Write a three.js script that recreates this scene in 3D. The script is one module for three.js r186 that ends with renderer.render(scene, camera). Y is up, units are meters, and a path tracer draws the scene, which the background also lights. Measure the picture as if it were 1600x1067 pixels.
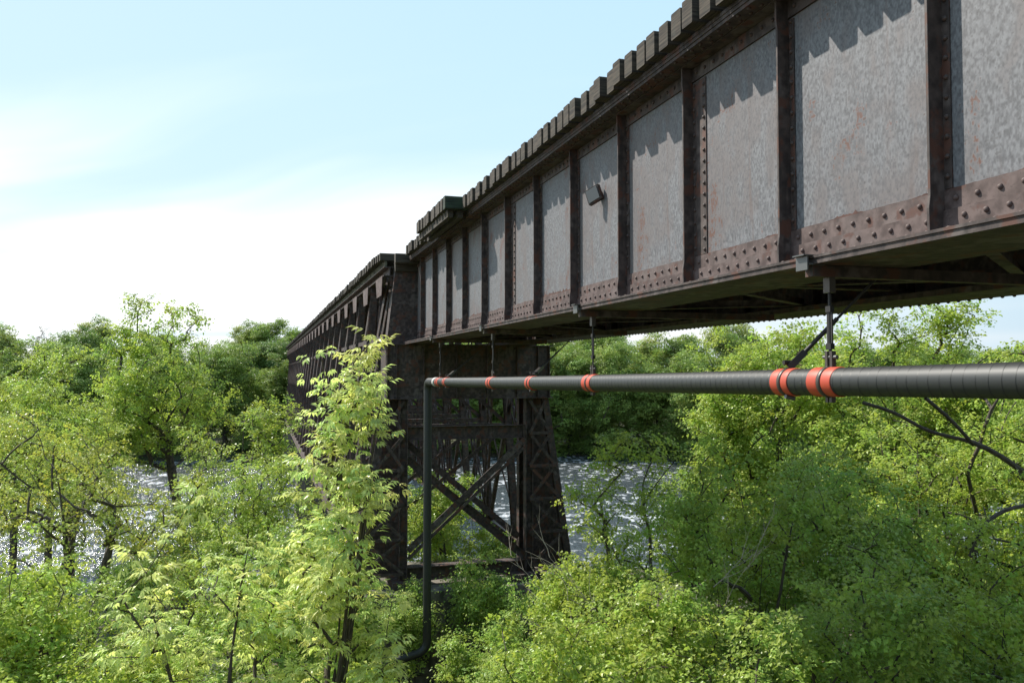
import * as THREE from 'three';
import { mergeGeometries } from 'three/addons/utils/BufferGeometryUtils.js';

// ---------------------------------------------------------------- camera, sky, sun, exposure
const scene = new THREE.Scene();
const EYE = 11.5;                                   // eye height above the river
const YAW = THREE.MathUtils.degToRad(16.8), PITCH = THREE.MathUtils.degToRad(2.13);
const camera = new THREE.PerspectiveCamera(44.62, 1024 / 682, 0.1, 3000);
camera.position.set(0, EYE, 0);
camera.lookAt(Math.sin(YAW) * Math.cos(PITCH), EYE + Math.sin(PITCH), -Math.cos(YAW) * Math.cos(PITCH));
const renderer = new THREE.WebGLRenderer({ antialias: true });
renderer.setSize(1024, 682);
renderer.toneMapping = THREE.LinearToneMapping;
renderer.toneMappingExposure = 1.4;
renderer.shadowMap.enabled = true;

function rng(seed) { let a = seed >>> 0; return () => { a = (a + 0x6D2B79F5) >>> 0; let t = a; t = Math.imul(t ^ (t >>> 15), t | 1); t ^= t + Math.imul(t ^ (t >>> 7), t | 61); return ((t ^ (t >>> 14)) >>> 0) / 4294967296; }; }
const lerp = (a, b, t) => a + (b - a) * t, clamp = (x, a = 0, b = 1) => Math.min(b, Math.max(a, x));
const sstep = (a, b, x) => { const t = clamp((x - a) / (b - a)); return t * t * (3 - 2 * t); };
// tileable value noise
const HASH = new Float32Array(65536); { const r = rng(77); for (let i = 0; i < 65536; i++) HASH[i] = r(); }
function vnoise(x, y, px = 256, py = px) {
  const xi = Math.floor(x), yi = Math.floor(y), fx = x - xi, fy = y - yi;
  const x0 = ((xi % px) + px) % px, x1 = (x0 + 1) % px, y0 = ((yi % py) + py) % py, y1 = (y0 + 1) % py;
  const u = fx * fx * (3 - 2 * fx), v = fy * fy * (3 - 2 * fy);
  const h = (i, j) => HASH[(i * 131 + j * 7919 + (i ^ (j * 3)) * 17) & 65535];
  return lerp(lerp(h(x0, y0), h(x1, y0), u), lerp(h(x0, y1), h(x1, y1), u), v);
}
function fbm(x, y, oct, px = 256, py = px) { let s = 0, a = 0.5, n = 0; for (let i = 0; i < oct; i++) { s += a * vnoise(x, y, px, py); n += a; a *= 0.5; x *= 2; y *= 2; px *= 2; py *= 2; } return s / n; }

const SUN = new THREE.Vector3(-1, 1.71, -1.27).normalize();
{
  const W = 2048, H = 1024, d = new Float32Array(W * H * 4);
  for (let j = 0; j < H; j++) for (let i = 0; i < W; i++) {
    const el = ((j + 0.5) / H - 0.5) * Math.PI, az = ((i + 0.5) / W - 0.5) * 2 * Math.PI;
    const x = Math.cos(el) * Math.cos(az), z = Math.cos(el) * Math.sin(az), y = Math.sin(el);
    const e = Math.max(0, y), k = (j * W + i) * 4;
    const cosS = x * SUN.x + y * SUN.y + z * SUN.z;
    const t1 = Math.exp(-e * 6), t2 = Math.exp(-e * 0.75);
    let r = lerp(lerp(0.13, 0.48, t2), 0.56, t1), g = lerp(lerp(0.31, 0.695, t2), 0.68, t1), b = lerp(lerp(0.62, 0.83, t2), 0.76, t1);
    const away = 0.55 + 0.45 * sstep(-0.75, 0.55, cosS);          // clear sky is deeper on the side away from the sun
    const glow = 0.55 * Math.pow(Math.max(0, cosS), 3) + 0.6 * Math.pow(Math.max(0, cosS), 24);
    r = r * away + glow * 0.20; g = g * away + glow * 0.12; b = b * away + glow * 0.08;
    // thin cirrus on a flat layer far overhead, thickest low on the sun's side
    if (y > 0.002) {
      const q = 1 / (y + 0.09), u = x * q, v = z * q, uu = u * 0.80 + v * 0.60, vv = -u * 0.60 + v * 0.80;
      const wx = fbm(uu * 0.35 + 7, vv * 0.35 + 3, 3), n = fbm(uu * 0.30 + wx * 1.3 + 20, vv * 1.15 + wx * 1.9 + 41, 6);
      const low = sstep(0.30, 0.03, y), sunward = sstep(-0.05, 0.55, (x * SUN.x + z * SUN.z) / Math.hypot(SUN.x, SUN.z) / Math.max(0.05, Math.hypot(x, z)));
      const c = clamp(sstep(0.50, 0.78, n) * 0.22 + sunward * (0.25 + 0.75 * low) * sstep(0.52 - 0.42 * low, 0.84 - 0.26 * low, n) * sstep(0.36, 0.2, y)) * 0.84;
      const cl = 0.76 + 0.34 * sstep(0.35, 0.8, cosS); r = lerp(r, cl, c); g = lerp(g, cl, c); b = lerp(b, cl, c);
    }
    if (y < -0.002) { r = 0.10; g = 0.105; b = 0.085; }
    d[k] = r; d[k + 1] = g; d[k + 2] = b; d[k + 3] = 1;
  }
  const sky = new THREE.DataTexture(d, W, H, THREE.RGBAFormat, THREE.FloatType);
  sky.mapping = THREE.EquirectangularReflectionMapping; sky.magFilter = THREE.LinearFilter; sky.needsUpdate = true;
  scene.background = sky; scene.environment = sky;
}
const sun = new THREE.DirectionalLight(new THREE.Color(1, 0.95, 0.86), 5);
sun.name = 'sun_light'; sun.castShadow = true;
sun.target.position.set(0, 5, -40); sun.position.copy(sun.target.position).addScaledVector(SUN, 200);
sun.shadow.mapSize.set(4096, 4096);
Object.assign(sun.shadow.camera, { left: -120, right: 120, top: 120, bottom: -120, near: 1, far: 500 });
scene.add(sun, sun.target);

// ---------------------------------------------------------------- helpers
// camera-free ground coordinates: "right" and "ahead" metres along the view's heading
const spot = (r, a, y = 0) => new THREE.Vector3(r * Math.cos(YAW) + a * Math.sin(YAW), y, r * Math.sin(YAW) - a * Math.cos(YAW));
const taken = {};
const numbered = n => { const k = taken[n] = (taken[n] ?? -1) + 1; return k ? `${n}_${String(k).padStart(3, '0')}` : n; };
function thing(name, label, category, pos = [0, 0, 0], group) {
  const o = new THREE.Group(); o.name = numbered(name); o.position.set(...pos); scene.add(o);
  o.userData = { label, category }; if (group) o.userData.group = group;
  return o;
}
function part(name, geo, mat, parent, kind) {
  const m = new THREE.Mesh(Array.isArray(geo) ? mergeGeometries(geo) : geo, mat);
  m.name = name; m.castShadow = m.receiveShadow = true; parent.add(m);
  if (kind) m.userData.kind = kind;
  return m;
}
function metric(g, ou = 0, ov = 0) {               // uv in metres, picked by the way each face points
  if (g.index) g = g.toNonIndexed();
  g.computeVertexNormals();
  const p = g.attributes.position, n = g.attributes.normal, uv = new Float32Array(p.count * 2);
  for (let i = 0; i < p.count; i++) {
    const a = Math.abs(n.getX(i)), b = Math.abs(n.getY(i)), c = Math.abs(n.getZ(i));
    if (a >= b && a >= c) { uv[2 * i] = p.getZ(i) + ou; uv[2 * i + 1] = p.getY(i) + ov; }
    else if (c >= b) { uv[2 * i] = p.getX(i) + ou; uv[2 * i + 1] = p.getY(i) + ov; }
    else { uv[2 * i] = p.getZ(i) + ou; uv[2 * i + 1] = p.getX(i) + ov; }
  }
  g.setAttribute('uv', new THREE.BufferAttribute(uv, 2));
  return g;
}
function box(x0, x1, y0, y1, z0, z1, ou = 0, ov = 0) {
  const g = new THREE.BoxGeometry(Math.abs(x1 - x0), Math.abs(y1 - y0), Math.abs(z1 - z0));
  g.translate((x0 + x1) / 2, (y0 + y1) / 2, (z0 + z1) / 2);
  return metric(g, ou, ov);
}
// bar from p to q: w across, h along the given up direction
const V = (x, y, z) => new THREE.Vector3(x, y, z);
function frameMatrix(p, q, up) {
  const d = q.clone().sub(p).normalize(), s = up.clone().cross(d).normalize(), u = d.clone().cross(s);
  return new THREE.Matrix4().makeBasis(s, u, d).setPosition(p.clone().add(q).multiplyScalar(0.5));
}
function bar(p, q, w, h, up = V(0, 1, 0)) {
  const g = metric(new THREE.BoxGeometry(w, h, p.distanceTo(q)), p.x * 3.1 + q.z * 1.7, p.y * 2.3);
  return g.applyMatrix4(frameMatrix(p, q, up));
}
function hbar(p, q, w, h, t = 0.02, up = V(0, 1, 0)) {   // rolled section: two flanges and a web
  const L = p.distanceTo(q), o = p.x * 3.1 + q.z * 1.7;
  const gs = [new THREE.BoxGeometry(w, t, L).translate(0, h / 2 - t / 2, 0), new THREE.BoxGeometry(w, t, L).translate(0, -h / 2 + t / 2, 0), new THREE.BoxGeometry(t, h - 2 * t, L)];
  return mergeGeometries(gs.map(g => metric(g, o, p.y))).applyMatrix4(frameMatrix(p, q, up));
}
function rod(p, q, r, sides = 8) {
  const g = new THREE.CylinderGeometry(r, r, p.distanceTo(q), sides).toNonIndexed();
  g.rotateX(Math.PI / 2);
  return g.applyMatrix4(frameMatrix(p, q, Math.abs(q.y - p.y) > 0.9 * p.distanceTo(q) ? V(0, 0, 1) : V(0, 1, 0)));
}
function makeTex(w, h, fn, srgb = true) {
  const d = new Uint8Array(w * h * 4);
  for (let j = 0; j < h; j++) for (let i = 0; i < w; i++) { const c = fn(i / w, j / h), k = (j * w + i) * 4; for (let q = 0; q < 3; q++) { const l = clamp(c[q]); d[k + q] = srgb ? 255 * (l <= 0.0031308 ? 12.92 * l : 1.055 * Math.pow(l, 1 / 2.4) - 0.055) : 255 * l; } d[k + 3] = 255; }
  const t = new THREE.DataTexture(d, w, h, THREE.RGBAFormat); t.magFilter = THREE.LinearFilter; t.wrapS = t.wrapT = THREE.RepeatWrapping;
  if (srgb) t.colorSpace = THREE.SRGBColorSpace; t.needsUpdate = true; return t;
}
const mix3 = (a, b, t) => [lerp(a[0], b[0], t), lerp(a[1], b[1], t), lerp(a[2], b[2], t)];
const std = o => new THREE.MeshStandardMaterial({ metalness: 0, ...o });
const tiled = (t, su, sv = su) => { t.repeat.set(1 / su, 1 / sv); return t; };

// ---------------------------------------------------------------- materials
// weathered grey paint: fine grain, pits, brownish thinning and rust blooms (4 m x 4 m)
const paintTex = tiled(makeTex(1024, 1024, (u, v) => {
  const f = fbm(u * 230, v * 150, 2, 230, 150), m = fbm(u * 28, v * 16, 4, 28, 16), big = fbm(u * 5 + 3, v * 4, 4, 5, 4);
  let c = mix3([0.098, 0.096, 0.102], [0.198, 0.197, 0.206], clamp((f - 0.5) * 1.8 + 0.5));
  c = mix3(c, [0.142, 0.112, 0.104], sstep(0.44, 0.64, big * 0.6 + m * 0.45) * (0.2 + 0.6 * f));
  const drip = fbm(u * 60, v * 3 + 0.5, 4, 60, 3), run = fbm(u * 44 + 7, v * 4, 4, 44, 4); c = mix3(c, [0.095, 0.088, 0.090], sstep(0.54, 0.80, drip) * 0.25); c = mix3(c, [0.135, 0.092, 0.078], sstep(0.58, 0.76, run * 0.8 + big * 0.2) * 0.5);
  const rust = sstep(0.635, 0.72, fbm(u * 13 + 9, v * 10 + 4, 5, 13, 10) * 0.62 + f * 0.26 + big * 0.16);
  c = mix3(c, [0.125, 0.050, 0.030], rust * 0.9);
  const pit = sstep(0.82, 0.9, vnoise(u * 260, v * 150, 260, 150)); return mix3(c, [0.06, 0.055, 0.055], pit * 0.5);
}), 4);
const paintBump = tiled(makeTex(512, 512, (u, v) => { const n = fbm(u * 120, v * 90, 3, 120, 90); return [n, n, n]; }, false), 4);
const rustTex = tiled(makeTex(1024, 512, (u, v) => {
  const m = fbm(u * 40, v * 20, 5, 40, 20), f = vnoise(u * 260, v * 130, 260, 130), big = fbm(u * 6, v * 3, 3, 6, 3);
  let c = mix3([0.056, 0.033, 0.028], [0.142, 0.098, 0.088], clamp((m - 0.5) * 2.2 + 0.5));
  c = mix3(c, [0.165, 0.128, 0.118], sstep(0.48, 0.68, big) * 0.5);
  c = mix3(c, [0.095, 0.040, 0.028], sstep(0.60, 0.76, fbm(u * 24 + 5, v * 12 + 8, 4, 24, 12)));
  return mix3(c, [0.06, 0.04, 0.035], sstep(0.78, 0.9, f) * 0.5);
}), 3, 1.5);
// old red-brown bridge paint gone dark, with rust and chalky patches: the same on all the steel but the webs and lower plates
const steelTex = tiled(makeTex(1024, 1024, (u, v) => {
  const m = fbm(u * 44, v * 44, 5, 44), big = fbm(u * 7, v * 7, 4, 7), st = fbm(u * 60, v * 6, 3, 60, 6);
  let c = mix3([0.034, 0.023, 0.020], [0.090, 0.064, 0.056], clamp((m - 0.5) * 2.2 + 0.5));
  c = mix3(c, [0.150, 0.122, 0.112], sstep(0.52, 0.70, big * 0.7 + m * 0.3) * 0.6);
  c = mix3(c, [0.022, 0.017, 0.015], sstep(0.55, 0.75, st) * 0.5);
  return mix3(c, [0.105, 0.040, 0.024], sstep(0.56, 0.70, fbm(u * 20 + 3, v * 20 + 7, 5, 20)) * 0.85);
}), 3);
const woodTex = tiled(makeTex(512, 512, (u, v) => {
  const g = fbm(u * 4, v * 90, 4, 4, 90), m = fbm(u * 16, v * 16, 4, 16);
  return mix3(mix3([0.018, 0.014, 0.011], [0.095, 0.075, 0.055], clamp((g - 0.5) * 1.8 + 0.45)), [0.05, 0.052, 0.04], sstep(0.55, 0.7, m) * 0.5);
}), 1.2);
const stoneTex = tiled(makeTex(512, 512, (u, v) => {
  const m = fbm(u * 20, v * 20, 5, 20), s = fbm(u * 6, v * 3, 4, 6, 3);
  return mix3(mix3([0.09, 0.078, 0.06], [0.26, 0.23, 0.185], m), [0.035, 0.04, 0.026], sstep(0.42, 0.6, s) * 0.8);
}), 2);
const M = {
  paint: std({ map: paintTex, bumpMap: paintBump, bumpScale: 0.0012, roughness: 0.6 }),
  rust: std({ map: rustTex, roughness: 0.7 }),
  steel: std({ map: steelTex, roughness: 0.7 }),
  scale: std({ map: tiled(rustTex.clone(), 3, 1.5), color: new THREE.Color(0.9, 0.66, 0.58), roughness: 0.9 }),
  wood: std({ map: woodTex, roughness: 0.95 }),
  greenWood: std({ map: tiled(woodTex.clone(), 1.2), color: new THREE.Color(0.5, 0.95, 0.75), roughness: 0.9 }),
  board: std({ map: tiled(woodTex.clone(), 1.6), color: new THREE.Color(1.7, 1.9, 1.55), roughness: 0.85 }),
  stone: std({ map: stoneTex, roughness: 0.95 }),
  pipe: std({ color: new THREE.Color(0.026, 0.028, 0.027), roughness: 0.5 }),
  orange: std({ color: new THREE.Color(0.50, 0.070, 0.035), roughness: 0.5 }),
  strap: std({ color: new THREE.Color(0.09, 0.075, 0.065), roughness: 0.45, metalness: 0.4 }),
  iron: std({ color: new THREE.Color(0.035, 0.032, 0.03), roughness: 0.55, metalness: 0.3 }),
  zinc: std({ color: new THREE.Color(0.14, 0.14, 0.135), roughness: 0.45, metalness: 0.5 }),
  white: std({ color: new THREE.Color(0.75, 0.74, 0.70), roughness: 0.6 }),
  bark: std({ map: tiled(makeTex(256, 512, (u, v) => { const n = fbm(u * 24, v * 10, 4, 24, 10); return mix3([0.030, 0.024, 0.019], [0.13, 0.105, 0.082], clamp((n - 0.5) * 2 + 0.5)); }), 0.5, 1), roughness: 0.95 }),
  deadwood: std({ color: new THREE.Color(0.36, 0.31, 0.25), roughness: 0.9 }),
};

// ---------------------------------------------------------------- ground and river
const nearShore = r => 45 + 2.5 * Math.sin(r * 0.13) + 2 * Math.sin(r * 0.041 + 1) + 4 * sstep(10, 60, r);
const farShore = r => 112 + 3 * Math.sin(r * 0.05 + 2) + 2 * Math.sin(r * 0.17) - 6 * sstep(0, 60, r);
function groundAt(r, a) {
  const n1 = fbm(r * 0.11 + 50, a * 0.11 + 50, 4) - 0.5, s = nearShore(r), f = farShore(r);
  let near;
  if (a < 10) near = lerp(9.75, 4.6, sstep(0.5, 10, a)); else near = lerp(4.6, -0.15, Math.pow(clamp((a - 10) / (s - 10)), 0.8));
  near += 4.5 * sstep(7, 30, r) * (1 - sstep(24, s, a)) + n1 * 0.9 * sstep(1, 6, a);
  if (a > s) near = lerp(near, -1.6, sstep(s, s + 6, a));
  const far = lerp(-1.6, 1.3, sstep(f - 4, f + 4, a)) + 12 * sstep(f + 4, f + 130, a) * (0.55 + 0.45 * sstep(40, -60, r)) + n1 * 1.2 * sstep(f, f + 20, a);
  return a < 80 ? near : far;
}
{
  const R = [], A = [];
  for (let a = -1200; a < -60; a += 120) A.push(a);
  for (let a = -60; a < 130;) { A.push(a); a += a < 0 ? 6 : a < 55 ? 0.9 : 2.5; } for (let a = 130, s = 4; a < 1500; a += s, s *= 1.25) A.push(a);
  const half = []; for (let r = 0.5, s = 1; r < 1200; r += s, s *= r > 40 ? 1.16 : 1.0) half.push(r);
  for (const r of half.slice().reverse()) R.push(-r); R.push(...half);
  const pos = [], uv = [], idx = [];
  for (const a of A) for (const r of R) { const p = spot(r, a, groundAt(r, a)); pos.push(p.x, p.y, p.z); uv.push(r, a); }
  const n = R.length;
  for (let j = 0; j + 1 < A.length; j++) for (let i = 0; i + 1 < n; i++) { const k = j * n + i; idx.push(k, k + 1, k + n, k + 1, k + n + 1, k + n); }
  const g = new THREE.BufferGeometry(); g.setAttribute('position', new THREE.Float32BufferAttribute(pos, 3)); g.setAttribute('uv', new THREE.Float32BufferAttribute(uv, 2)); g.setIndex(idx); g.computeVertexNormals();
  const t = tiled(makeTex(512, 512, (u, v) => { const m = fbm(u * 24, v * 24, 5, 24), b = fbm(u * 5, v * 5, 3, 5); return mix3(mix3([0.045, 0.035, 0.022], [0.13, 0.105, 0.07], m), [0.04, 0.065, 0.018], sstep(0.42, 0.6, b) * 0.85); }), 6);
  const m = part('ground', g, std({ map: t, roughness: 1 }), scene, 'structure');
  m.userData.label = 'leaf littered river bank and far hillside under the trees';
}
{
  // river: choppy rapids as real waves
  const pos = [], uv = [], idx = [], R0 = -150, R1 = 130, A0 = 38, A1 = 122, sr = 0.45, sa = 0.36, n = Math.round((R1 - R0) / sr) + 1, m = Math.round((A1 - A0) / sa) + 1;
  for (let j = 0; j < m; j++) for (let i = 0; i < n; i++) {
    const r = R0 + i * sr, a = A0 + j * sa;
    const calm = sstep(112, 98, a), rough = sstep(0.38, 0.62, fbm(r * 0.035 + 9, a * 0.07 + 3, 3));
    const h = ((fbm(r * 0.35, a * 0.75, 3) - 0.5) * 0.42 + (fbm(r * 1.1 + 30, a * 1.7 + 9, 2) - 0.5) * 0.16) * (0.35 + 0.65 * rough) * (0.3 + 0.7 * calm);
    const p = spot(r, a, h); pos.push(p.x, p.y, p.z); uv.push(r, a);
  }
  for (let j = 0; j + 1 < m; j++) for (let i = 0; i + 1 < n; i++) { const k = j * n + i; idx.push(k, k + 1, k + n, k + 1, k + n + 1, k + n); }
  const g = new THREE.BufferGeometry(); g.setAttribute('position', new THREE.Float32BufferAttribute(pos, 3)); g.setAttribute('uv', new THREE.Float32BufferAttribute(uv, 2)); g.setIndex(idx); g.computeVertexNormals();
  const foam = tiled(makeTex(1024, 1024, (u, v) => {
    const a = fbm(u * 90, v * 50, 4, 90, 50), b = fbm(u * 4 + 1, v * 6, 3, 4, 6), f = sstep(0.54, 0.74, a * 0.76 + b * 0.30 - 0.01);
    return mix3([0.045, 0.052, 0.054], [0.62, 0.63, 0.64], f);
  }), 40);
  const bump = tiled(makeTex(512, 512, (u, v) => { const h = fbm(u * 40, v * 70, 4, 40, 70); return [h, h, h]; }, false), 8);
  const w = part('river', g, std({ map: foam, bumpMap: bump, bumpScale: 0.12, roughness: 0.16 }), scene, 'structure');
  w.userData.label = 'broad river with choppy sparkling rapids between wooded banks';
}

// ---------------------------------------------------------------- near span: riveted plate girders
const Y = y => EYE + y;                              // heights measured from the eye
const XW = 4.77, XF = 4.30, PANEL = 1.83, W0 = 6.69, WN = -6.0, WF = 26.2;   // web, flange edge, bay, a stiffener, near and far end
const YB = 0.90, YT = 3.52, XR = 7.87, YD = 3.64, XT = 4.42;
const span = thing('girder_span', 'riveted steel plate girder span with grey web panels, running overhead', 'bridge span');
const stiffW = []; for (let k = -6; k <= 10; k++) stiffW.push(W0 + PANEL * k);
{
  const r = rng(5), edges = [WN, ...stiffW.filter(w => w > WN + 0.5 && w < WF - 0.5), WF];
  for (let i = 0; i + 1 < edges.length; i++) {
    part('web_panel', box(XW + (r() - 0.5) * 0.003, XW + 0.016, Y(YB + 0.05), Y(YT - 0.015), -edges[i] - 0.004, -edges[i + 1] + 0.004, r() * 4, r() * 4), M.paint, span);
    { // crust of flaking rust creeping up the web from the plate edge
      const sh = new THREE.Shape(), w0 = edges[i] + 0.02, w1 = edges[i + 1] - 0.02, n = 110, o = r() * 90; sh.moveTo(w0, YB + 0.424); sh.lineTo(w1, YB + 0.424);
      for (let k = n; k >= 0; k--) { const w = lerp(w0, w1, k / n), q = fbm(w * 2.2 + o, 3.3, 3), q2 = fbm(w * 26 + o, 8.1, 3); sh.lineTo(w, YB + 0.427 + 0.05 * sstep(0.45, 0.8, q) * (0.2 + q2 * q2 * 1.6) + 0.006 * q2); }
      const g = new THREE.ExtrudeGeometry(sh, { depth: 0.0025, bevelEnabled: false }); g.rotateY(Math.PI / 2); g.translate(XW - 0.004, EYE, 0);
      part('rust_scale', metric(g, r() * 3, r()), M.scale, span);
    }
    // bottom flange angle: two stepped plates on the web
    part('flange_plate', box(XW - 0.014, XW + 0.002, Y(YB + 0.055), Y(YB + 0.425), -edges[i] - 0.003, -edges[i + 1] + 0.003, r() * 3, r() * 2), M.rust, span);
    part('flange_angle', box(XW - 0.030, XW - 0.012, Y(YB + 0.055), Y(YB + 0.275), -edges[i] - 0.002, -edges[i + 1] + 0.002, r() * 3, r() * 2), M.rust, span);
    part('top_angle', box(XW - 0.022, XW + 0.002, Y(YT - 0.17), Y(YT - 0.016), -edges[i] - 0.003, -edges[i + 1] + 0.003, r() * 3, r() * 2), M.steel, span);
  }
  // laminated flanges
  for (const [dx, y0, y1] of [[0, YB + 0.032, YB + 0.054], [0.012, YB + 0.008, YB + 0.031], [0.006, YB - 0.016, YB + 0.007]])
    part('bottom_flange', box(XF + dx, 2 * XW - XF - dx, Y(y0), Y(y1), -WN, -WF), M.steel, span);
  for (const [dx, y0, y1] of [[0.02, YT, YT + 0.038], [0.008, YT + 0.039, YT + 0.078], [0, YT + 0.079, YD - 0.002]]) part('top_flange', box(XT + dx, 2 * XW - XT - dx, Y(y0), Y(y1), -WN, -WF), M.steel, span);
  part('top_flange_angle', box(XW - 0.165, XW - 0.001, Y(YT - 0.014), Y(YT - 0.001), -WN, -WF), M.steel, span);
  // stiffeners: an outstanding leg, a leg on the web, crimped round the flange angles
  for (const w of stiffW) {
    if (w < WN + 0.2 || w > WF - 0.3) continue;
    const s = new THREE.Shape(); s.moveTo(0.028, YB + 0.057); s.lineTo(0.145, YB + 0.057); s.lineTo(0.150, YB + 0.29); s.lineTo(0.136, YB + 0.38); s.lineTo(0.136, YT - 0.30); s.lineTo(0.146, YT - 0.2); s.lineTo(0.146, YT - 0.016); s.lineTo(0.024, YT - 0.016); s.lineTo(0.024, YT - 0.18); s.lineTo(0.001, YT - 0.2); s.lineTo(0.001, YB + 0.44); s.lineTo(0.015, YB + 0.42); s.lineTo(0.015, YB + 0.29); s.lineTo(0.031, YB + 0.275);
    const leg = new THREE.ExtrudeGeometry(s, { depth: 0.022, bevelEnabled: true, bevelSize: 0.003, bevelThickness: 0.003, bevelSegments: 1 });
    leg.scale(-1, 1, 1); { const ix = leg.attributes.position; const a = ix.array; for (let i = 0; i < a.length; i += 9) for (let q = 0; q < 3; q++) { const t = a[i + 3 + q]; a[i + 3 + q] = a[i + 6 + q]; a[i + 6 + q] = t; } }
    leg.translate(XW, EYE, -w - 0.011);
    part('stiffener', [metric(leg, r() * 3, r()), box(XW - 0.012, XW - 0.0015, Y(YB + 0.43), Y(YT - 0.19), -w - 0.011, -w + 0.085, r() * 3, r())], M.steel, span);
  }
  // splice plate with its rivet column next to one stiffener
  for (const k of [1, 5]) { const w = W0 + PANEL * k; part('splice_plate', box(XW - 0.013, XW - 0.0025, Y(YB + 0.43), Y(YT - 0.19), -w + 0.087, -w + 0.30, r(), r()), M.steel, span); }
  // rivets
  const dome = new THREE.SphereGeometry(0.022, 10, 5, 0, Math.PI * 2, 0, Math.PI / 2); dome.scale(1, 0.95, 1);
  const side = dome.clone().rotateZ(Math.PI / 2), up = dome, down = dome.clone().rotateX(Math.PI);
  const near = [], rest = [];
  const put = (g, x, y, w) => (w < 11 && w > 2 && y < 1.6 ? near : rest).push([g, x, y, w]);
  for (let i = 0; i + 1 < edges.length; i++) {
    const a = edges[i] + 0.13, b = edges[i + 1] - 0.03, n = 9, p = (b - a) / n;
    for (let k = 0; k < n; k++) {
      put(side, XW - 0.014, YB + 0.350, a + (k + 0.5) * p); put(side, XW - 0.030, YB + 0.215, a + (k + 0.05) * p);
      put(up, XF + 0.30, YB + 0.054, a + (k + 0.3) * p); put(up, XF + 0.07, YB + 0.054, a + (k + 0.8) * p);
      put(side, XW - 0.022, YT - 0.09, a + (k + 0.5) * p); put(down, XT + 0.06, YT, a + (k + 0.5) * p); put(down, XT + 0.14, YT, a + k * p);
    }
    for (let k = 0; k < 14; k++) rest.push([side, XW - 0.012, YB + 0.52 + k * 0.145, edges[i] - 0.05]);
  }
  for (const k of [1, 5]) for (let j = 0; j < 16; j++) rest.push([side, XW - 0.013, YB + 0.48 + j * 0.125, W0 + PANEL * k - 0.26]);
  for (const [g, x, y, w] of near) { const m = part('rivet', g, M.rust, span); m.position.set(x, Y(y), -w); }
  for (const [nm, g] of [['far_rivets', side], ['flange_rivets', up], ['underside_rivets', down]]) {
    const l = rest.filter(q => q[0] === g), im = new THREE.InstancedMesh(g, M.steel, l.length), m4 = new THREE.Matrix4();
    l.forEach((q, i) => im.setMatrixAt(i, m4.makeTranslation(q[1], Y(q[2]), -q[3])));
    im.name = nm; im.userData.kind = 'stuff'; im.castShadow = true; span.add(im);
  }
  // far girder
  const far = part('far_girder', box(XR - 0.008, XR + 0.008, Y(YB + 0.05), Y(YT), -WN, -WF), M.steel, span);
  part('bottom_flange', box(XR - 0.42, XR + 0.44, Y(YB - 0.016), Y(YB + 0.052), -WN, -WF), M.steel, far);
  part('top_flange', box(XR - 0.42, XR + 0.44, Y(YT + 0.001), Y(YD - 0.002), -WN, -WF), M.steel, far);
  for (const w of stiffW) if (w > WN + 0.2 && w < WF - 0.3) part('stiffener', box(XR - 0.15, XR - 0.009, Y(YB + 0.053), Y(YT - 0.001), -w - 0.01, -w + 0.01), M.steel, far);
  { const l = []; for (let w = 2; w < WF; w += 0.16) l.push(w); const im = new THREE.InstancedMesh(down, M.steel, l.length), m4 = new THREE.Matrix4(); l.forEach((w, i) => im.setMatrixAt(i, m4.makeTranslation(XR + 0.40, Y(YB - 0.016), -w))); im.name = 'flange_rivets'; im.userData.kind = 'stuff'; far.add(im); }
  // cross frames and lateral bracing between the girders
  stiffW.forEach((w, i) => {
    if (w < WN + 0.2 || w > WF - 0.3) return;
    if (i % 3 === 1) {
      part('cross_strut', hbar(V(XW + 0.03, Y(YB + 0.22), -w), V(XR - 0.16, Y(YB + 0.22), -w), 0.14, 0.22), M.steel, span);
      part('cross_brace', bar(V(XW + 0.03, Y(YB + 0.4), -w - 0.02), V(XR - 0.16, Y(YT - 0.3), -w - 0.02), 0.012, 0.1), M.steel, span);
      part('cross_brace', bar(V(XW + 0.03, Y(YT - 0.3), -w + 0.02), V(XR - 0.16, Y(YB + 0.4), -w + 0.02), 0.012, 0.1), M.steel, span);
    }
    const w2 = w + PANEL; if (w2 > WF - 0.3) return;
    const a = i % 2 ? w : w2, b = i % 2 ? w2 : w;
    part('lateral_brace', [bar(V(XF + 0.75, Y(YB + 0.075), -a), V(XR - 0.3, Y(YB + 0.075), -b), 0.11, 0.012), bar(V(XF + 0.75, Y(YB + 0.125), -a), V(XR - 0.3, Y(YB + 0.125), -b), 0.012, 0.1)], M.steel, span);
  });
}

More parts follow.
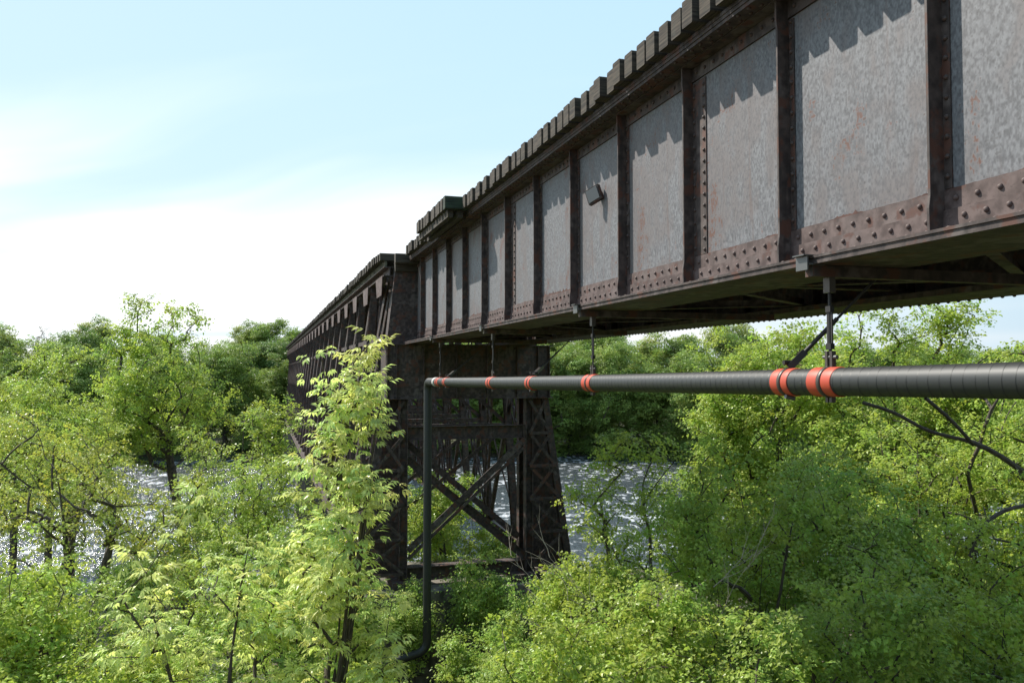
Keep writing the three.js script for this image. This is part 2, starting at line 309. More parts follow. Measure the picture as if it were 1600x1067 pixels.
// ---------------------------------------------------------------- timber decks
{
  const r = rng(11), deck = thing('timber_deck', 'row of weathered railway ties across the plate girders', 'railway ties');
  const variants = []; for (let i = 0; i < 6; i++) { const g = metric(chamferBox(4.75, 0.285, 0.215, 0.012), r() * 5, r() * 5); variants.push(g); }
  for (let w = WN; w < 25.6; w += 0.305) {
    if (w > 17.95 && w < 21.75) continue;
    const m = part('tie', variants[Math.floor(r() * 6)], M.wood, deck);
    m.position.set(4.28 + 4.75 / 2 + (r() - 0.5) * 0.07, Y(YD + 0.1425), -w); m.rotation.y = (r() - 0.5) * 0.012; m.scale.y = 1 + (r() - 0.4) * 0.08; m.position.y = Y(YD + 0.1425 * m.scale.y);
  }
  const pl = thing('refuge_platform', 'projecting platform of longer ties with a green end near the truss', 'platform');
  for (let w = 18.1, k = 0; w < 21.7; w += 0.305, k++) {
    const m = part('tie', metric(chamferBox(5.1, 0.285, 0.22, 0.012), r() * 4, r() * 4), k === 0 ? M.greenWood : M.wood, pl);
    m.position.set(3.88 + 2.55 + (r() - 0.5) * 0.05, Y(YD + 0.1435), -w);
  }
  for (const [x, w0, w1] of [[4.02, 18.1, 21.7], [4.25, 18.1, 21.7]]) part('stringer', box(x - 0.06, x + 0.06, Y(YD - 0.17), Y(YD - 0.002), -w0, -w1, r(), r()), M.wood, pl);
  const rails = thing('rail_track', 'pair of steel rails on the railway ties', 'rails');
  for (const x of [5.6, 7.04]) part('rail', [box(x - 0.07, x + 0.07, Y(YD + 0.30), Y(YD + 0.315), 6, -130), box(x - 0.01, x + 0.01, Y(YD + 0.315), Y(YD + 0.40), 6, -130), box(x - 0.035, x + 0.035, Y(YD + 0.40), Y(YD + 0.44), 6, -130)], M.steel, rails);
}
function chamferBox(x, y, z, c) {
  const s = new THREE.Shape(); const a = z / 2 - c, b = y / 2 - c;
  s.moveTo(-a, -b - c); s.lineTo(a, -b - c); s.lineTo(a + c, -b); s.lineTo(a + c, b); s.lineTo(a, b + c); s.lineTo(-a, b + c); s.lineTo(-a - c, b); s.lineTo(-a - c, -b);
  const g = new THREE.ExtrudeGeometry(s, { depth: x, bevelEnabled: false }); g.translate(0, 0, -x / 2); g.rotateY(Math.PI / 2); return g;
}

// ---------------------------------------------------------------- portal bent and deck truss
const TW = 26.1, XL = 3.95, XRR = 8.75, BAY = 3.7, TOPC = 3.25, BOTC = -6.4;
{
  const bent = thing('portal_bent', 'dark steel end frame with box cap and crossed braces under the girder end', 'bridge bent');
  // box cap beam
  const capX0 = 3.68, capX1 = 9.05, z0 = -(TW - 0.45), z1 = -(TW + 0.65);
  part('cap_beam', box(capX0, capX1, Y(-0.80), Y(0.85), z0, z1), M.steel, bent);
  part('cap_top_plate', box(capX0 - 0.1, capX1 + 0.1, Y(0.852), Y(0.878), z0 + 0.1, z1 - 0.1), M.steel, bent);
  part('cap_bottom_plate', box(capX0 - 0.08, capX1 + 0.08, Y(-0.83), Y(-0.802), z0 + 0.08, z1 - 0.08), M.steel, bent);
  for (const x of [3.7, 4.0, 4.85, 5.9, 6.9, 7.9, 8.6, 8.98]) part('cap_stiffener', box(x, x + 0.03, Y(-0.80), Y(0.85), z0 + 0.09, z0 + 0.002), M.steel, bent);
  // legs: upright inner chord and raking outer chord, laced together
  for (const s of [-1, 1]) {
    const cx = 6.31, inT = cx + s * 2.05, outT = cx + s * 2.6, outB = cx + s * 3.45, zf = -(TW - 0.25), zb = -(TW + 0.5);
    for (const z of [zf, zb]) {
      part('inner_leg', hbar(V(inT, Y(BOTC), z), V(inT, Y(-0.84), z), 0.26, 0.26, 0.03, V(1, 0, 0)), M.steel, bent);
      part('outer_leg', hbar(V(outB, Y(BOTC), z), V(outT, Y(-0.84), z), 0.22, 0.22, 0.03, V(0, 0, 1)), M.steel, bent);
      const n = 5;
      for (let k = 0; k < n; k++) {
        const ya = lerp(-0.9, BOTC + 0.2, k / n), yb = lerp(-0.9, BOTC + 0.2, (k + 1) / n), xa = lerp(outT, outB, k / n), xb = lerp(outT, outB, (k + 1) / n);
        part('lacing_bar', bar(V(inT, Y(ya), z + 0.14), V(xb, Y(yb), z + 0.14), 0.02, 0.1), M.steel, bent);
        part('lacing_bar', bar(V(xa, Y(ya), z + 0.165), V(inT, Y(yb), z + 0.165), 0.02, 0.1), M.steel, bent);
        part('tie_plate', bar(V(inT, Y(yb), z + 0.19), V(xb, Y(yb), z + 0.19), 0.02, 0.1), M.steel, bent);
      }
    }
    part('leg_panel', (() => { const sh = new THREE.Shape(); sh.moveTo(inT, Y(-0.84)); sh.lineTo(outT, Y(-0.84)); sh.lineTo(outB, Y(BOTC)); sh.lineTo(inT, Y(BOTC)); const g = new THREE.ExtrudeGeometry(sh, { depth: 0.03, bevelEnabled: false }); g.translate(0, 0, zb + 0.25); return metric(g); })(), M.steel, bent);
    // plated end post above the cap
    const sh = new THREE.Shape(); const q = x => cx + s * (cx - x);
    sh.moveTo(q(3.80), Y(0.88)); sh.lineTo(q(4.80), Y(0.88)); sh.lineTo(q(4.80), Y(3.5)); sh.lineTo(q(4.10), Y(3.5));
    const g = new THREE.ExtrudeGeometry(sh, { depth: 0.5, bevelEnabled: false }); g.translate(0, 0, -(TW + 0.75));
    part('end_post', metric(g), M.steel, bent);
  }
  const zf = -(TW - 0.2);
  part('strut', hbar(V(4.4, Y(-1.9), zf), V(8.2, Y(-1.9), zf), 0.3, 0.42), M.steel, bent);
  part('cross_brace', hbar(V(4.4, Y(-2.7), zf), V(8.25, Y(-5.95), zf), 0.2, 0.24), M.steel, bent);
  part('cross_brace', [bar(V(4.4, Y(-5.5), zf + 0.2), V(8.2, Y(-2.15), zf + 0.2), 0.03, 0.2), bar(V(4.4, Y(-5.75), zf + 0.2), V(8.2, Y(-2.4), zf + 0.2), 0.03, 0.1)], M.steel, bent);
  part('cross_brace', bar(V(4.4, Y(-2.2), zf - 0.5), V(8.2, Y(-5.4), zf - 0.5), 0.03, 0.2), M.steel, bent);
  part('sill_beam', hbar(V(4.2, Y(-6.25), zf - 0.1), V(8.4, Y(-6.25), zf - 0.1), 0.4, 0.42, 0.03), M.steel, bent);
  part('shoe', box(3.9, 4.9, Y(-6.62), Y(BOTC - 0.01), -(TW - 0.7), -(TW + 0.9)), M.steel, bent);
  part('shoe', box(7.7, 8.7, Y(-6.62), Y(BOTC - 0.01), -(TW - 0.7), -(TW + 0.9)), M.steel, bent);
}
{
  const t = thing('deck_truss', 'long dark rusty deck truss receding across the river', 'bridge truss');
  const n = 28, r = rng(21), wAt = k => TW + 0.6 + k * BAY;
  const side = (s, y) => 6.31 + s * lerp(2.36, 3.02, (TOPC - y) / (TOPC - BOTC));
  for (const s of [-1, 1]) {
    part('top_chord', hbar(V(side(s, TOPC), Y(TOPC), -wAt(0)), V(side(s, TOPC), Y(TOPC), -wAt(n)), 0.4, 0.3, 0.03), M.steel, t);
    part('bottom_chord', hbar(V(side(s, BOTC), Y(BOTC), -wAt(0)), V(side(s, BOTC), Y(BOTC), -wAt(n)), 0.4, 0.4, 0.03), M.steel, t);
    for (let k = 0; k <= n; k++) {
      const w = wAt(k), P = y => V(side(s, y), Y(y), -w);
      if (k) part('post', hbar(P(BOTC + 0.2), P(TOPC - 0.15), 0.26, 0.24, 0.025, V(0, 0, 1)), M.steel, t);
      if (k === n) continue;
      const Q = y => V(side(s, y), Y(y), -wAt(k + 1));
      part('mid_strut', bar(P(1.1), Q(1.1), 0.1, 0.16), M.steel, t);
      part('diagonal', [bar(P(TOPC - 0.2).add(V(s * 0.05, 0, 0)), Q(-1.6).add(V(s * 0.05, 0, 0)), 0.02, 0.22), bar(P(TOPC - 0.2).sub(V(s * 0.09, 0, 0)), Q(-1.6).sub(V(s * 0.09, 0, 0)), 0.02, 0.22)], M.steel, t);
      part('diagonal', [bar(P(-1.6), Q(BOTC + 0.2), 0.14, 0.2)], M.steel, t);
      if (k < 12) {                                     // laced member: two flats joined by crossed lacing bars
        const p0 = k % 2 ? P(TOPC - 0.2) : P(BOTC + 0.2), p1 = k % 2 ? Q(BOTC + 0.2) : Q(TOPC - 0.2), off = V(s * -0.2, 0, 0), d = p1.clone().sub(p0), L = d.length(), nrm = d.clone().normalize().cross(V(1, 0, 0)).normalize().multiplyScalar(0.24), gs = [];
        for (const e of [-1, 1]) gs.push(bar(p0.clone().addScaledVector(nrm, e).add(off), p1.clone().addScaledVector(nrm, e).add(off), 0.05, 0.09, V(1, 0, 0)));
        for (let j = 0, m = Math.round(L / 0.5); j < m; j++) { const a = p0.clone().addScaledVector(d, j / m).add(off), b = p0.clone().addScaledVector(d, (j + 1) / m).add(off); gs.push(bar(a.clone().add(nrm), b.clone().sub(nrm), 0.012, 0.05, V(1, 0, 0)), bar(a.clone().sub(nrm).add(V(0.014, 0, 0)), b.clone().add(nrm).add(V(0.014, 0, 0)), 0.012, 0.05, V(1, 0, 0))); }
        part('laced_diagonal', gs, M.steel, t);
      }
      if (k < 16) part('counter_brace', bar(P(BOTC + 0.2).add(V(s * 0.16, 0, 0)), Q(-1.6).add(V(s * 0.16, 0, 0)), 0.02, 0.1), M.steel, t);
      // gusset at the top of each post
      const sh = new THREE.Shape(); sh.moveTo(-0.1, 0); sh.lineTo(1.5, 0); sh.lineTo(1.2, -0.62); sh.lineTo(0.1, -0.62);
      const g = new THREE.ExtrudeGeometry(sh, { depth: 0.02, bevelEnabled: false }); g.rotateY(Math.PI / 2); g.translate(side(s, TOPC - 0.4) + s * 0.235, Y(TOPC - 0.152), -w);
      part('gusset', metric(g, r(), r()), M.rust, t);
      // stringer panels below the ties
      const b0 = box(side(s, TOPC) - 0.03 + s * 0.12, side(s, TOPC) + 0.03 + s * 0.12, Y(TOPC + 0.153), Y(YT + 0.08), -w - 0.06, -wAt(k + 1) + 0.06, r() * 2, r() * 2);
      part('stringer_panel', b0, M.board, t);
    }
  }
  for (let k = 0; k <= n; k += 1) {
    const w = wAt(k), z = -w;
    part('floor_beam', hbar(V(side(-1, TOPC), Y(TOPC - 0.32), z), V(side(1, TOPC), Y(TOPC - 0.32), z), 0.2, 0.32), M.steel, t);
    if (k) {
      part('sway_strut', bar(V(side(-1, -2), Y(-2), z), V(side(1, -2), Y(-2), z), 0.12, 0.16), M.steel, t);
      part('sway_brace', bar(V(side(-1, -2), Y(-2), z + 0.04), V(side(1, 2.6), Y(2.6), z + 0.04), 0.03, 0.14), M.steel, t);
      part('sway_brace', bar(V(side(-1, 2.6), Y(2.6), z - 0.04), V(side(1, -2), Y(-2), z - 0.04), 0.03, 0.14), M.steel, t);
      part('sway_brace', bar(V(side(-1, BOTC), Y(BOTC), z + 0.04), V(side(1, -2), Y(-2), z + 0.04), 0.03, 0.14), M.steel, t);
      part('sway_brace', bar(V(side(-1, -2), Y(-2), z - 0.04), V(side(1, BOTC), Y(BOTC), z - 0.04), 0.03, 0.14), M.steel, t);
    }
  }
  // laced struts of the right-hand truss seen through the portal
  const deck = thing('truss_deck', 'weathered ties along the deck truss, jutting past its top chord', 'railway ties');
  const vs = []; for (let i = 0; i < 4; i++) vs.push(metric(chamferBox(5.5, 0.24, 0.22, 0.012), r() * 5, r() * 5));
  const far = [];
  for (let w = TW + 0.75, k = 0; w < wAt(n); w += 0.36, k++) {
    const x = 3.60 + 2.75 + (r() - 0.5) * 0.09, y = Y(YT + 0.082 + 0.12);
    if (k < 150) { const m = part('tie', vs[k % 4], M.wood, deck); m.position.set(x, y, -w); } else far.push(vs[k % 4].clone().translate(x, y, -w));
  }
  part('far_ties', far, M.wood, deck, 'stuff');
  // rough packing timbers at the joint of the two spans
  for (const [x, y, w] of [[4.0, YT + 0.02, 26.0], [4.05, YT - 0.2, 26.35]]) { const m = part('packing_timber', metric(chamferBox(4.6, 0.3, 0.28, 0.015), r(), r()), M.wood, deck); m.position.set(x + 2.3, Y(y + 0.04), -w); }
  // piers in the river carrying the truss
  for (const [k, nm] of [[10, 'midstream'], [20, 'second']]) {
    const p = thing('stone_pier', `dressed stone pier standing in the river, ${nm} under the deck truss`, 'bridge pier', [6.31, 0, -wAt(k)]);
    for (let c = 0; c < 7; c++) part('stone_course', box(-3.9 + c * 0.04, 3.9 - c * 0.04, -1.5 + c * 0.92, -0.6 + c * 0.92, -1.4, 1.4, c, c * 2), M.stone, p);
    part('bearing_frame', box(-3.2, 3.2, 4.955, 5.05, -1, 1), M.steel, p);
  }
}
{
  const r = rng(31), p = thing('stone_pier', 'mossy stone block pier under the portal bent, half hidden by ivy', 'bridge pier', [6.31, 0, -(TW + 0.9)]);
  for (let c = 0; c < 5; c++) {
    const y0 = Y(-6.63) - 0.62 * (c + 1), y1 = Y(-6.63) - 0.62 * c - 0.012; let x = -4.1 - c * 0.03;
    const end = 4.1 + c * 0.03;
    while (x < end - 0.3) { const l = Math.min(end - x, 0.8 + r() * 0.7); part('stone_block', box(x, x + l - 0.014, y0, y1, 1.9 + r() * 0.03, -2.2, r() * 3, r() * 3), M.stone, p); x += l; }
  }
}

// ---------------------------------------------------------------- pipe, hangers, braces
{
  const XP = 4.52, R = 0.115, py = w => 0.02 - 0.0185 * w + 0.00027 * w * w;
  const WE = 23.2;
  const pipe = thing('insulated_pipe', 'long dark tape-wrapped pipe slung below the girder, turning down at the bent', 'pipe');
  // horizontal run: overlapping tape wraps as small steps
  {
    const pos = [], idx = [], S = 32; let n = 0; const w1 = WE - 0.28;
    const ring = (w, rad, lean) => { for (let i = 0; i < S; i++) { const a = i / S * Math.PI * 2; pos.push(XP + Math.cos(a) * rad, Y(py(w)) + Math.sin(a) * rad, -w - Math.cos(a) * lean); } n++; };
    const jt = rng(3);
    for (let w = -5; w < w1 - 0.1; w += 0.1) { const e = (jt() - 0.5) * 0.0018; ring(w, R + 0.0012 + e, 0.03); ring(w + 0.0935, R + e, 0.03); ring(w + 0.0945, R - 0.0022, 0.03); ring(w + 0.0985, R - 0.0022, 0.03); }
    ring(w1 + 0.05, R, 0);
    for (let j = 0; j + 1 < n; j++) for (let i = 0; i < S; i++) { const a = j * S + i, b = j * S + (i + 1) % S; idx.push(a, a + S, b, b, a + S, b + S); }
    let g = new THREE.BufferGeometry(); g.setAttribute('position', new THREE.Float32BufferAttribute(pos, 3)); g.setIndex(idx); g = g.toNonIndexed(); 
    // smooth round the pipe, sharp at each step
    const P = g.attributes.position, N = new Float32Array(P.count * 3);
    for (let i = 0; i < P.count; i++) { const w = -P.getZ(i), dx = P.getX(i) - XP, dy = P.getY(i) - Y(py(w)), l = Math.hypot(dx, dy) || 1; N[3 * i] = dx / l; N[3 * i + 1] = dy / l; N[3 * i + 2] = 0; }
    g.setAttribute('normal', new THREE.BufferAttribute(N, 3));
    part('pipe_run', g, M.pipe, pipe);
  }
  const yE = py(WE), yB = -7.45;
  class Path extends THREE.CurvePath {}
  const elbow = new THREE.QuadraticBezierCurve3(V(XP, Y(yE), -WE + 0.26), V(XP, Y(yE), -WE), V(XP, Y(yE - 0.27), -WE));
  part('elbow', new THREE.TubeGeometry(elbow, 12, R + 0.001, 24), M.pipe, pipe);
  part('riser', new THREE.CylinderGeometry(R, R, yE - 0.25 - yB, 28).translate(XP, Y((yE - 0.25 + yB) / 2), -WE), M.pipe, pipe);
  part('elbow', new THREE.TubeGeometry(new THREE.QuadraticBezierCurve3(V(XP, Y(yB + 0.01), -WE), V(XP, Y(yB - 0.33), -WE), V(XP - 0.4, Y(yB - 0.36), -WE + 0.1)), 12, R + 0.001, 24), M.pipe, pipe);
  part('outfall', new THREE.TubeGeometry(new THREE.LineCurve3(V(XP - 0.38, Y(yB - 0.358), -WE + 0.095), V(XP - 2.2, Y(yB - 0.62), -WE + 0.5)), 2, R, 24), M.pipe, pipe);
  const ringGeo = (w, rad, len, th) => { const g = new THREE.LatheGeometry([[rad, -len / 2], [rad + th, -len / 2 + 0.004], [rad + th, len / 2 - 0.004], [rad, len / 2]].map(q => new THREE.Vector2(q[0], q[1])), 32); g.rotateX(Math.PI / 2); g.translate(XP, Y(py(w)), -w); return g; };
  const where = ['beside the thick diagonal brace', 'midway along the pipe', 'in front of the dark cap beam', 'next to the pipe elbow'];
  [5.83, 10.98, 16.3, 21.5].forEach((w, i) => {
    const h = thing('pipe_hanger', `vertical rod hanger with orange pipe band, ${where[i]}`, 'pipe hanger', [0, 0, 0], 'rod hangers under the pipe');
    const y = py(w);
    part('orange_band', ringGeo(w + 0.105, R + 0.003, 0.13, 0.006), M.orange, h);
    part('orange_band', ringGeo(w - 0.075, R + 0.003, 0.12, 0.006), M.orange, h);
    part('steel_strap', ringGeo(w + 0.012, R + 0.004, 0.04, 0.012), M.strap, h);
    part('strap_lug', [box(XP - 0.02, XP + 0.02, Y(y + R + 0.005), Y(y + R + 0.14), -w - 0.05, -w - 0.02), box(XP - 0.02, XP + 0.02, Y(y + R + 0.005), Y(y + R + 0.14), -w + 0.01, -w + 0.04)], M.strap, h);
    part('clamp_bolt', rod(V(XP, Y(y + R + 0.09), -w - 0.09), V(XP, Y(y + R + 0.09), -w + 0.08), 0.016), M.zinc, h);
    part('lower_lug', [box(XP - 0.02, XP + 0.02, Y(y - R - 0.055), Y(y - R - 0.002), -w - 0.05, -w - 0.02), box(XP - 0.02, XP + 0.02, Y(y - R - 0.055), Y(y - R - 0.002), -w + 0.0, -w + 0.03)], M.strap, h);
    part('rod', rod(V(XP, Y(y + R + 0.11), -w - 0.005), V(XP, Y(0.78), -w - 0.005), 0.013), M.iron, h);
    const tb = [0.42, 0.56]; // turnbuckle: two side bars and end nuts
    part('turnbuckle', [bar(V(XP, Y(0.22), -w - 0.03), V(XP, Y(0.52), -w - 0.03), 0.016, 0.012, V(1, 0, 0)), bar(V(XP, Y(0.22), -w + 0.02), V(XP, Y(0.52), -w + 0.02), 0.016, 0.012, V(1, 0, 0)), box(XP - 0.02, XP + 0.02, Y(0.50), Y(0.55), -w - 0.036, -w + 0.026), box(XP - 0.02, XP + 0.02, Y(0.19), Y(0.24), -w - 0.036, -w + 0.026)], M.iron, h);
    part('rod_clevis', box(XP - 0.03, XP + 0.03, Y(0.66), Y(0.83), -w - 0.045, -w + 0.035), M.strap, h);
    part('hanger_beam', box(XF + 0.02, XR - 0.4, Y(YB - 0.112), Y(YB - 0.020), -w - 0.05, -w + 0.05), M.steel, h);
    part('beam_clip', [box(XF - 0.05, XF + 0.12, Y(YB - 0.018), Y(YB - 0.006) - 0.0, -w - 0.075, -w + 0.075), box(XF - 0.052, XF - 0.04, Y(YB - 0.06), Y(YB + 0.05), -w - 0.075, -w + 0.075), box(XF - 0.085, XF + 0.06, Y(YB + 0.056), Y(YB + 0.066), -w - 0.075, -w + 0.075)].map(g => g.translate(0, -0.004, 0)), M.zinc, h);
  });
  const bw = ['thick dark turnbuckle brace rising beside the rod hanger', 'thin brace leaning back against far trees', 'faint thin brace before the dark cap beam'];
  [[6.39, V(5.18, Y(0.86), -6.0), 0.02], [13.7, V(6.7, Y(0.86), -17.2), 0.016], [20.6, V(6.2, Y(0.86), -22.6), 0.014]].forEach(([w, top, rr], i) => {
    const b = thing('sway_brace', `diagonal pipe brace with orange band, ${bw[i]}`, 'pipe brace', [0, 0, 0], 'diagonal braces under the pipe');
    const y = py(w), foot = V(XP + 0.015, Y(y + R + 0.03), -w);
    part('orange_band', ringGeo(w + 0.08, R + 0.003, 0.11, 0.006), M.orange, b);
    part('orange_band', ringGeo(w - 0.07, R + 0.003, 0.09, 0.006), M.orange, b);
    part('steel_strap', ringGeo(w + 0.002, R + 0.004, 0.04, 0.012), M.strap, b);
    const d = top.clone().sub(foot), at = t => foot.clone().addScaledVector(d, t);
    part('brace_rod', rod(foot, top, rr * 0.6), M.iron, b);
    part('turnbuckle', [rod(at(0.16), at(0.52), rr)], M.iron, b);
    part('foot_clamp', [bar(at(-0.02), at(0.16), 0.05, 0.06), rod(V(XP - 0.05, foot.y + 0.03, -w - 0.02), V(XP + 0.09, foot.y + 0.03, -w - 0.02), 0.022)], M.iron, b);
    part('clamp_bolt', rod(V(XP - 0.07, Y(y - R - 0.01), -w + 0.03), V(XP + 0.02, Y(y - R - 0.03), -w + 0.03), 0.02), M.zinc, b);
  });
  const tape = thing('marker_band', 'white tape rings round the pipe next to its elbow', 'tape band');
  part('tape_ring', ringGeo(22.05, R + 0.003, 0.06, 0.006), M.white, tape);
  part('tape_ring', ringGeo(21.92, R + 0.003, 0.05, 0.006), M.white, tape);
}
// small box on the web
{
  const b = thing('junction_box', 'small tilted metal junction box bolted on a grey web panel', 'junction box', [XW - 0.11, Y(2.60), -11.25]);
  const g = metric(new THREE.BoxGeometry(0.07, 0.23, 0.24)); g.rotateX(-0.35); g.rotateY(0.55);
  part('case', g, M.steel, b);
  const f = metric(new THREE.BoxGeometry(0.012, 0.19, 0.20)); f.translate(-0.042, 0, 0); f.rotateX(-0.35); f.rotateY(0.55);
  part('cover', f, M.zinc, b);
  part('bracket', box(0.0, 0.108, -0.05, 0.05, -0.04, 0.04), M.steel, b);
}
// abutment behind the viewpoint
{
  const a = thing('stone_abutment', 'stone block abutment carrying the near end of the girders', 'abutment', [6.31, 0, 6.4]);
  for (let c = 0; c < 7; c++) part('stone_course', box(-3.5, 3.5, Y(YB - 0.02) - 1.0 * (c + 1), Y(YB - 0.02) - 1.0 * c - 0.012, -1.2, 2.5, c * 1.3, c), M.stone, a);
}

// ---------------------------------------------------------------- trees
function tube(pts, rad, sides, out) {
  const n = pts.length; let nrm = V(1, 0, 0);
  const base = out.pos.length / 3; let v = 0;
  for (let i = 0; i < n; i++) {
    const t = pts[Math.min(n - 1, i + 1)].clone().sub(pts[Math.max(0, i - 1)]).normalize();
    nrm.addScaledVector(t, -nrm.dot(t)); if (nrm.lengthSq() < 1e-4) nrm = V(0, 0, 1).addScaledVector(t, -t.z); nrm.normalize();
    const bi = t.clone().cross(nrm); if (i) v += pts[i].distanceTo(pts[i - 1]);
    for (let k = 0; k < sides; k++) { const a = k / sides * Math.PI * 2, c = Math.cos(a), s = Math.sin(a); out.pos.push(pts[i].x + (nrm.x * c + bi.x * s) * rad[i], pts[i].y + (nrm.y * c + bi.y * s) * rad[i], pts[i].z + (nrm.z * c + bi.z * s) * rad[i]); out.uv.push(k / sides * 0.5, v); }
  }
  for (let i = 0; i + 1 < n; i++) for (let k = 0; k < sides; k++) { const a = base + i * sides + k, b = base + i * sides + (k + 1) % sides; out.idx.push(a, b, a + sides, b, b + sides, a + sides); }
}
function leafInto(out, o, d, n, L, Wd, fold) {
  const s = d.clone().cross(n).normalize(), b = out.length / 3;
  const P = (x, y, z) => out.push(o.x + s.x * x + d.x * y + n.x * z, o.y + s.y * x + d.y * y + n.y * z, o.z + s.z * x + d.z * y + n.z * z);
  const t = (A, B, C) => { P(...A); P(...B); P(...C); };
  const B0 = [0, 0, 0], C = [0, L * 0.45, 0], T = [0, L, -L * 0.14], Lm = [-Wd / 2, L * 0.42, fold], Rm = [Wd / 2, L * 0.42, fold];
  t(B0, C, Lm); t(Lm, C, T); t(B0, Rm, C); t(C, Rm, T);
}
function sprig(kind, seed) {
  const r = rng(seed), out = [], rv = k => V(r() - 0.5, r() - 0.5, r() - 0.5).multiplyScalar(k);
  if (kind === 'compound') {          // drooping leaf of five to seven pointed leaflets on a stalk along +z
    for (let c = 0; c < 3; c++) {
      const yaw = (c - 1) * 1.5 + (r() - 0.5) * 0.6, dir = V(Math.sin(yaw), 0.25 - r() * 0.4, Math.cos(yaw)).normalize(), base = V(0, 0, 0).addScaledVector(dir, 0.05), side = dir.clone().cross(V(0, 1, 0)).normalize();
      for (const [t, s] of [[0.05, -1], [0.05, 1], [0.10, -1], [0.10, 1], [0.13, 0]]) {
        const o = base.clone().addScaledVector(dir, t), d = dir.clone().addScaledVector(side, s * 0.85).add(V(0, -0.35 - r() * 0.4, 0)).add(rv(0.35)).normalize();
        const nn = V(0, 1, 0).add(rv(0.7)); nn.addScaledVector(d, -nn.dot(d)).normalize();
        leafInto(out, o, d, nn, 0.075 + r() * 0.055, 0.030 + r() * 0.018, 0.003 + r() * 0.008);
      }
    }
  } else if (kind === 'broad') {      // short twig with about a dozen oval leaves
    for (let k = 0; k < 12; k++) {
      const z = k / 12 * 0.26, yaw = (k % 2 ? 1 : -1) * (0.7 + r() * 0.8), o = V(0, (r() - 0.5) * 0.03, z).add(rv(0.10));
      const d = V(Math.sin(yaw), -0.25 + (r() - 0.5) * 0.9, Math.cos(yaw) * 0.8).normalize(), nn = V(0, 1, 0).add(rv(1.3)); nn.addScaledVector(d, -nn.dot(d)).normalize();
      leafInto(out, o, d, nn, 0.045 + r() * 0.048, 0.034 + r() * 0.030, 0.002 + r() * 0.010);
    }
  } else {                            // wider spray for trees across the river
    for (let k = 0; k < 16; k++) {
      const a = r() * 6.28, q = Math.sqrt(r()) * 0.42, o = V(Math.cos(a) * q, (r() - 0.5) * 0.25, Math.sin(a) * q), d = V(Math.cos(a) + (r() - 0.5), -0.2 + (r() - 0.5) * 0.9, Math.sin(a) + (r() - 0.5)).normalize();
      const nn = V(0, 1, 0).add(rv(1.3)); nn.addScaledVector(d, -nn.dot(d)).normalize();
      leafInto(out, o, d, nn, 0.13 + r() * 0.13, 0.10 + r() * 0.09, 0.01 + r() * 0.02);
    }
  }
  const g = new THREE.BufferGeometry(); g.setAttribute('position', new THREE.Float32BufferAttribute(out, 3)); g.computeVertexNormals(); return g;
}
const SPRIG = { compound: [1, 2].map(s => sprig('compound', s)), broad: [3, 4].map(s => sprig('broad', s)), spray: [5, 6].map(s => sprig('spray', s)) };
const leafMat = (r, g, b, thru = 0.4) => new THREE.MeshPhysicalMaterial({ color: new THREE.Color(r, g, b), roughness: 0.95, transmission: thru, thickness: 0, specularIntensity: 0.35, clearcoat: 0.42, clearcoatRoughness: 0.3, side: THREE.DoubleSide });
const LEAF = {
  lime: leafMat(0.66, 0.74, 0.23, 0.52), fresh: leafMat(0.40, 0.51, 0.075, 0.52), yellow: leafMat(0.43, 0.485, 0.08, 0.5),
  mid: leafMat(0.35, 0.48, 0.085, 0.5), far: leafMat(0.27, 0.37, 0.072, 0.46), farDeep: leafMat(0.18, 0.275, 0.06, 0.44), farPale: leafMat(0.36, 0.43, 0.11, 0.48), grey: leafMat(0.26, 0.24, 0.13, 0.35),
};
